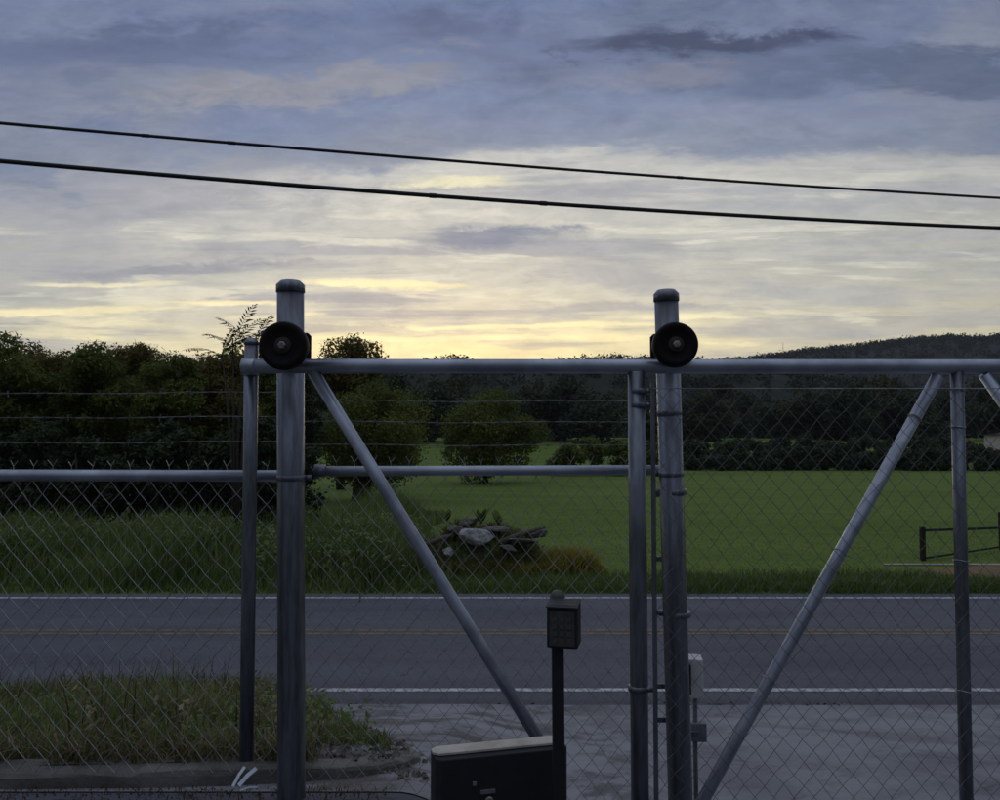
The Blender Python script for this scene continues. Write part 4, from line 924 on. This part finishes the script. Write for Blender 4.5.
roller(284, 346, .0910, postL, 1, 'black gate roller wheel in front of the kerb side gate post')
roller(675, 345, .0850, postR, -1, 'black gate roller wheel in front of the leaning gate post')

# ---------------------------------------------------------------- gate operator and keypad
YO = 2.72; th = R(14)
zo = at(500, 752, YO).z; zg0 = -.475
c0 = at(499, 750, YO + .0)
op = empty('gate_operator', (c0.x, YO, zg0)); tag(op, 'black gate operator cabinet with a lid coloured pale for sky light, beside the keypad post', 'gate operator')
def rot(v): return Matrix.Rotation(th, 3, 'Z') @ Vector(v)
Wd, Dp = .455, .13
def prism(name, w_, d_, z0, z1, ch, m, inset=0., bev=.0):
    hx, hy = w_ / 2 - inset, d_ / 2 - inset
    prof = [(-hx + ch, -hy), (hx - ch, -hy), (hx, -hy + ch), (hx, hy - ch), (hx - ch, hy), (-hx + ch, hy), (-hx, hy - ch), (-hx, -hy + ch)]
    V = [Vector((c0.x, YO + .06, 0)) + rot((x, y, 0)) + Vector((0, 0, z)) for z in (z0, z1) for x, y in prof]; n = 8; b = MB()
    b.add(V, [tuple(range(n))[::-1], tuple(range(n, 2 * n))] + [(k, (k + 1) % n, (k + 1) % n + n, k + n) for k in range(n)]); return b.build(name, m, op, bevel=bev)
prism('cabinet', Wd, Dp, zg0 + .03, zo - .006, .02, 'black_plastic', 0, .004)
prism('lid', Wd + .008, Dp - .062, zo - .004, zo + .004, .02, 'lid', 0, .0015)
prism('base_plate', Wd + .06, Dp + .06, zg0 - .02, zg0 + .028, .01, 'galv')
for q, (px, w_) in enumerate(((-.10, .012), (-.055, .05))):
    b = MB(); c = Vector((c0.x, YO + .06, zo - .09 - .03 * q)) + rot((px, -Dp / 2 - .004, 0)); b.box(c, (w_, .008, .012), th); b.build('latch', 'conduit', op, bevel=.001)
b = MB(); c = Vector((c0.x, YO + .06, zo - .15)) + rot((-.05, -Dp / 2 - .004, 0)); b.lathe(c + Vector((0, .004, 0)), (0, -1, 0), [(0, .014), (.006, .014), (.008, .010)], 16); b.build('lock', 'bolt', op, True)
YK = 2.62; kb = at(561.5, 800, YK)
kp = empty('keypad_post', (kb.x, YK, zg0)); tag(kp, 'black post carrying a gate keypad in front of the sliding gate', 'keypad post')
ktop = at(558, 640, YK)
b = MB(); pb = at(563, 830, YK); pb.z = zg0 - .03; pt_ = Vector((ktop.x - .002, YK, at(558, 607, YK).z)); b.tube([Vector((pt_.x + .010, YK, zg0 - .03)), pt_], .0265, 4)
o = b.build('post', 'black_paint', kp); o.data.transform(Matrix.Translation(Vector((pt_.x, YK, 0))) @ Matrix.Rotation(R(45), 4, 'Z') @ Matrix.Translation(Vector((-pt_.x, -YK, 0))))
b = MB(); b.box((pt_.x + .005, YK, zg0 + .006), (.15, .15, .012)); b.build('foot_plate', 'black_paint', kp, bevel=.002)
# housing turned a little to the right, hooded
tk = R(-13); hc = at(564, 624, YK - .055); hw3, hd3, hh3 = .098, .085, .135
def kr(v): return hc + Matrix.Rotation(tk, 3, 'Z') @ Vector(v)
b = MB(); V = [kr((x * hw3 / 2, y * hd3 / 2, z * hh3 / 2)) for z in (-1, 1) for y in (-1, 1) for x in (-1, 1)]
b.add(V, [(0, 2, 3, 1), (4, 5, 7, 6), (0, 1, 5, 4), (2, 6, 7, 3), (0, 4, 6, 2), (1, 3, 7, 5)]); hs = b.build('housing', 'black_plastic', kp, bevel=.008)
b = MB(); V = []
for (x, y, z) in [(-.5, -.66, .45), (.5, -.66, .45), (.5, -.66, .475), (-.5, -.66, .475), (-.5, .5, .5), (.5, .5, .5), (.5, .5, .535), (-.5, .5, .535)]: V.append(kr((x * (hw3 + .001), y * hd3, z * hh3)))
b.add(V, [(0, 1, 2, 3), (4, 7, 6, 5), (3, 2, 6, 7), (0, 4, 5, 1), (0, 3, 7, 4), (1, 5, 6, 2)]); b.build('hood', 'black_plastic', kp)
b = MB(); V = [kr((x * hw3 * .40, -hd3 / 2 + y, z * hh3 * .40 - .004)) for z in (-1, 1) for y in (-.003, .002) for x in (-1, 1)]
b.add(V, [(0, 2, 3, 1), (4, 5, 7, 6), (0, 1, 5, 4), (2, 6, 7, 3), (0, 4, 6, 2), (1, 3, 7, 5)]); fp = b.build('faceplate', 'keypad_face', kp)
for i in range(3):
    for j in range(4):
        cx, cz = (i - 1) * .022, .032 - j * .022
        b = MB(); V = [kr((cx + x * .007, -hd3 / 2 + y, cz + z * .007 - .008)) for z in (-1, 1) for y in (-.0065, -.0025) for x in (-1, 1)]
        b.add(V, [(0, 2, 3, 1), (4, 5, 7, 6), (0, 1, 5, 4), (2, 6, 7, 3), (0, 4, 6, 2), (1, 3, 7, 5)]); b.build('key', 'keys', fp)
b = MB(); q = at(557.5, 605, YK + .02); b.lathe(q, up, [(0, .025), (.026, .025), (.036, .022), (.045, .014), (.049, .003)], 24); b.build('dome_cap', 'keypad_face', kp, True)

# ---------------------------------------------------------------- grey boxes on a conduit behind the leaning post
YB = 3.36
cs = empty('sensor_stand', (at(697, 800, YB).x, YB, -.5)); tag(cs, 'pale grey sensor box and small junction box on a conduit beside the leaning gate post', 'sensor')
c = at(694.5, 676, YB); b = MB(); b.box(c, (.062, .09, .158), R(-8)); bx_ = b.build('sensor_box', 'box_grey', cs, bevel=.006)
b = MB(); b.box(at(688.5, 678, YB - .04), (.012, .05, .12)); b.build('lens', 'black_plastic', cs, bevel=.003)
c2 = at(698, 731, YB); b = MB(); b.box(c2, (.062, .045, .075)); b.build('junction_box', 'conduit', cs, bevel=.004)
b = MB(); b.tube([Vector((c2.x - .008, YB, -.56)), Vector((c2.x - .012, YB, c2.z)), Vector((c.x + .004, YB, c.z))], .0095, 10); b.build('conduit', 'conduit', cs, True)
b = MB(); b.box(((bR.x + c2.x) / 2 - .01, YB - .06, c2.z + .01), (.10, .01, .02)); b.build('bracket', 'galv', cs)

# ---------------------------------------------------------------- litter by the kerb
def strip(px0, py0, px1, py1, Y, wd, label):
    a = at(px0, py0, Y); c = at(px1, py1, Y + .05); m_ = a.lerp(c, .5) + Vector((0, 0, .006)); d = (c - a).normalized(); s_ = d.cross(Vector((0, -1, .4))).normalized() * wd / 2; t_ = Vector((0, -.0035, .0035)); V = []
    for p in (a, m_, c): V += [p - s_, p + s_, p + s_ + t_, p - s_ + t_]
    Fc = [(0, 1, 2, 3), (8, 11, 10, 9)]
    for k in (0, 4):
        for q in range(4): Fc.append((k + q, k + (q + 1) % 4, k + 4 + (q + 1) % 4, k + 4 + q))
    b = MB(); b.add(V, Fc); tag(b.build('plastic_strip', 'litter'), label, 'litter')
strip(233, 787, 245, 767, 3.24, .011, 'thin white plastic strip propped on the kerb by the gate post')
strip(239, 786, 256.5, 768.5, 3.235, .015, 'wider white plastic strip propped on the kerb by the gate post')
strip(240, 791, 258, 787.5, 3.17, .006, 'small pale stick lying flat below the two plastic strips')

# ---------------------------------------------------------------- the evening air
def haze():
    m = bpy.data.materials.new('haze'); m.use_nodes = True; t = m.node_tree; t.nodes.clear()
    o_ = t.nodes.new('ShaderNodeOutputMaterial'); v = t.nodes.new('ShaderNodeVolumePrincipled'); v.inputs['Color'].default_value = (.86, .90, 1, 1)
    v.inputs['Density'].default_value = .00016; v.inputs['Anisotropy'].default_value = .2
    t.links.new(v.outputs[0], o_.inputs['Volume']); MATS['haze'] = m
    b = MB(); b.box((0, 690, 60), (1780, 1580, 132)); o = b.build('haze', 'haze'); tag(o, 'thin blue evening haze in the air over the fields', 'haze', None, 'stuff')
haze()
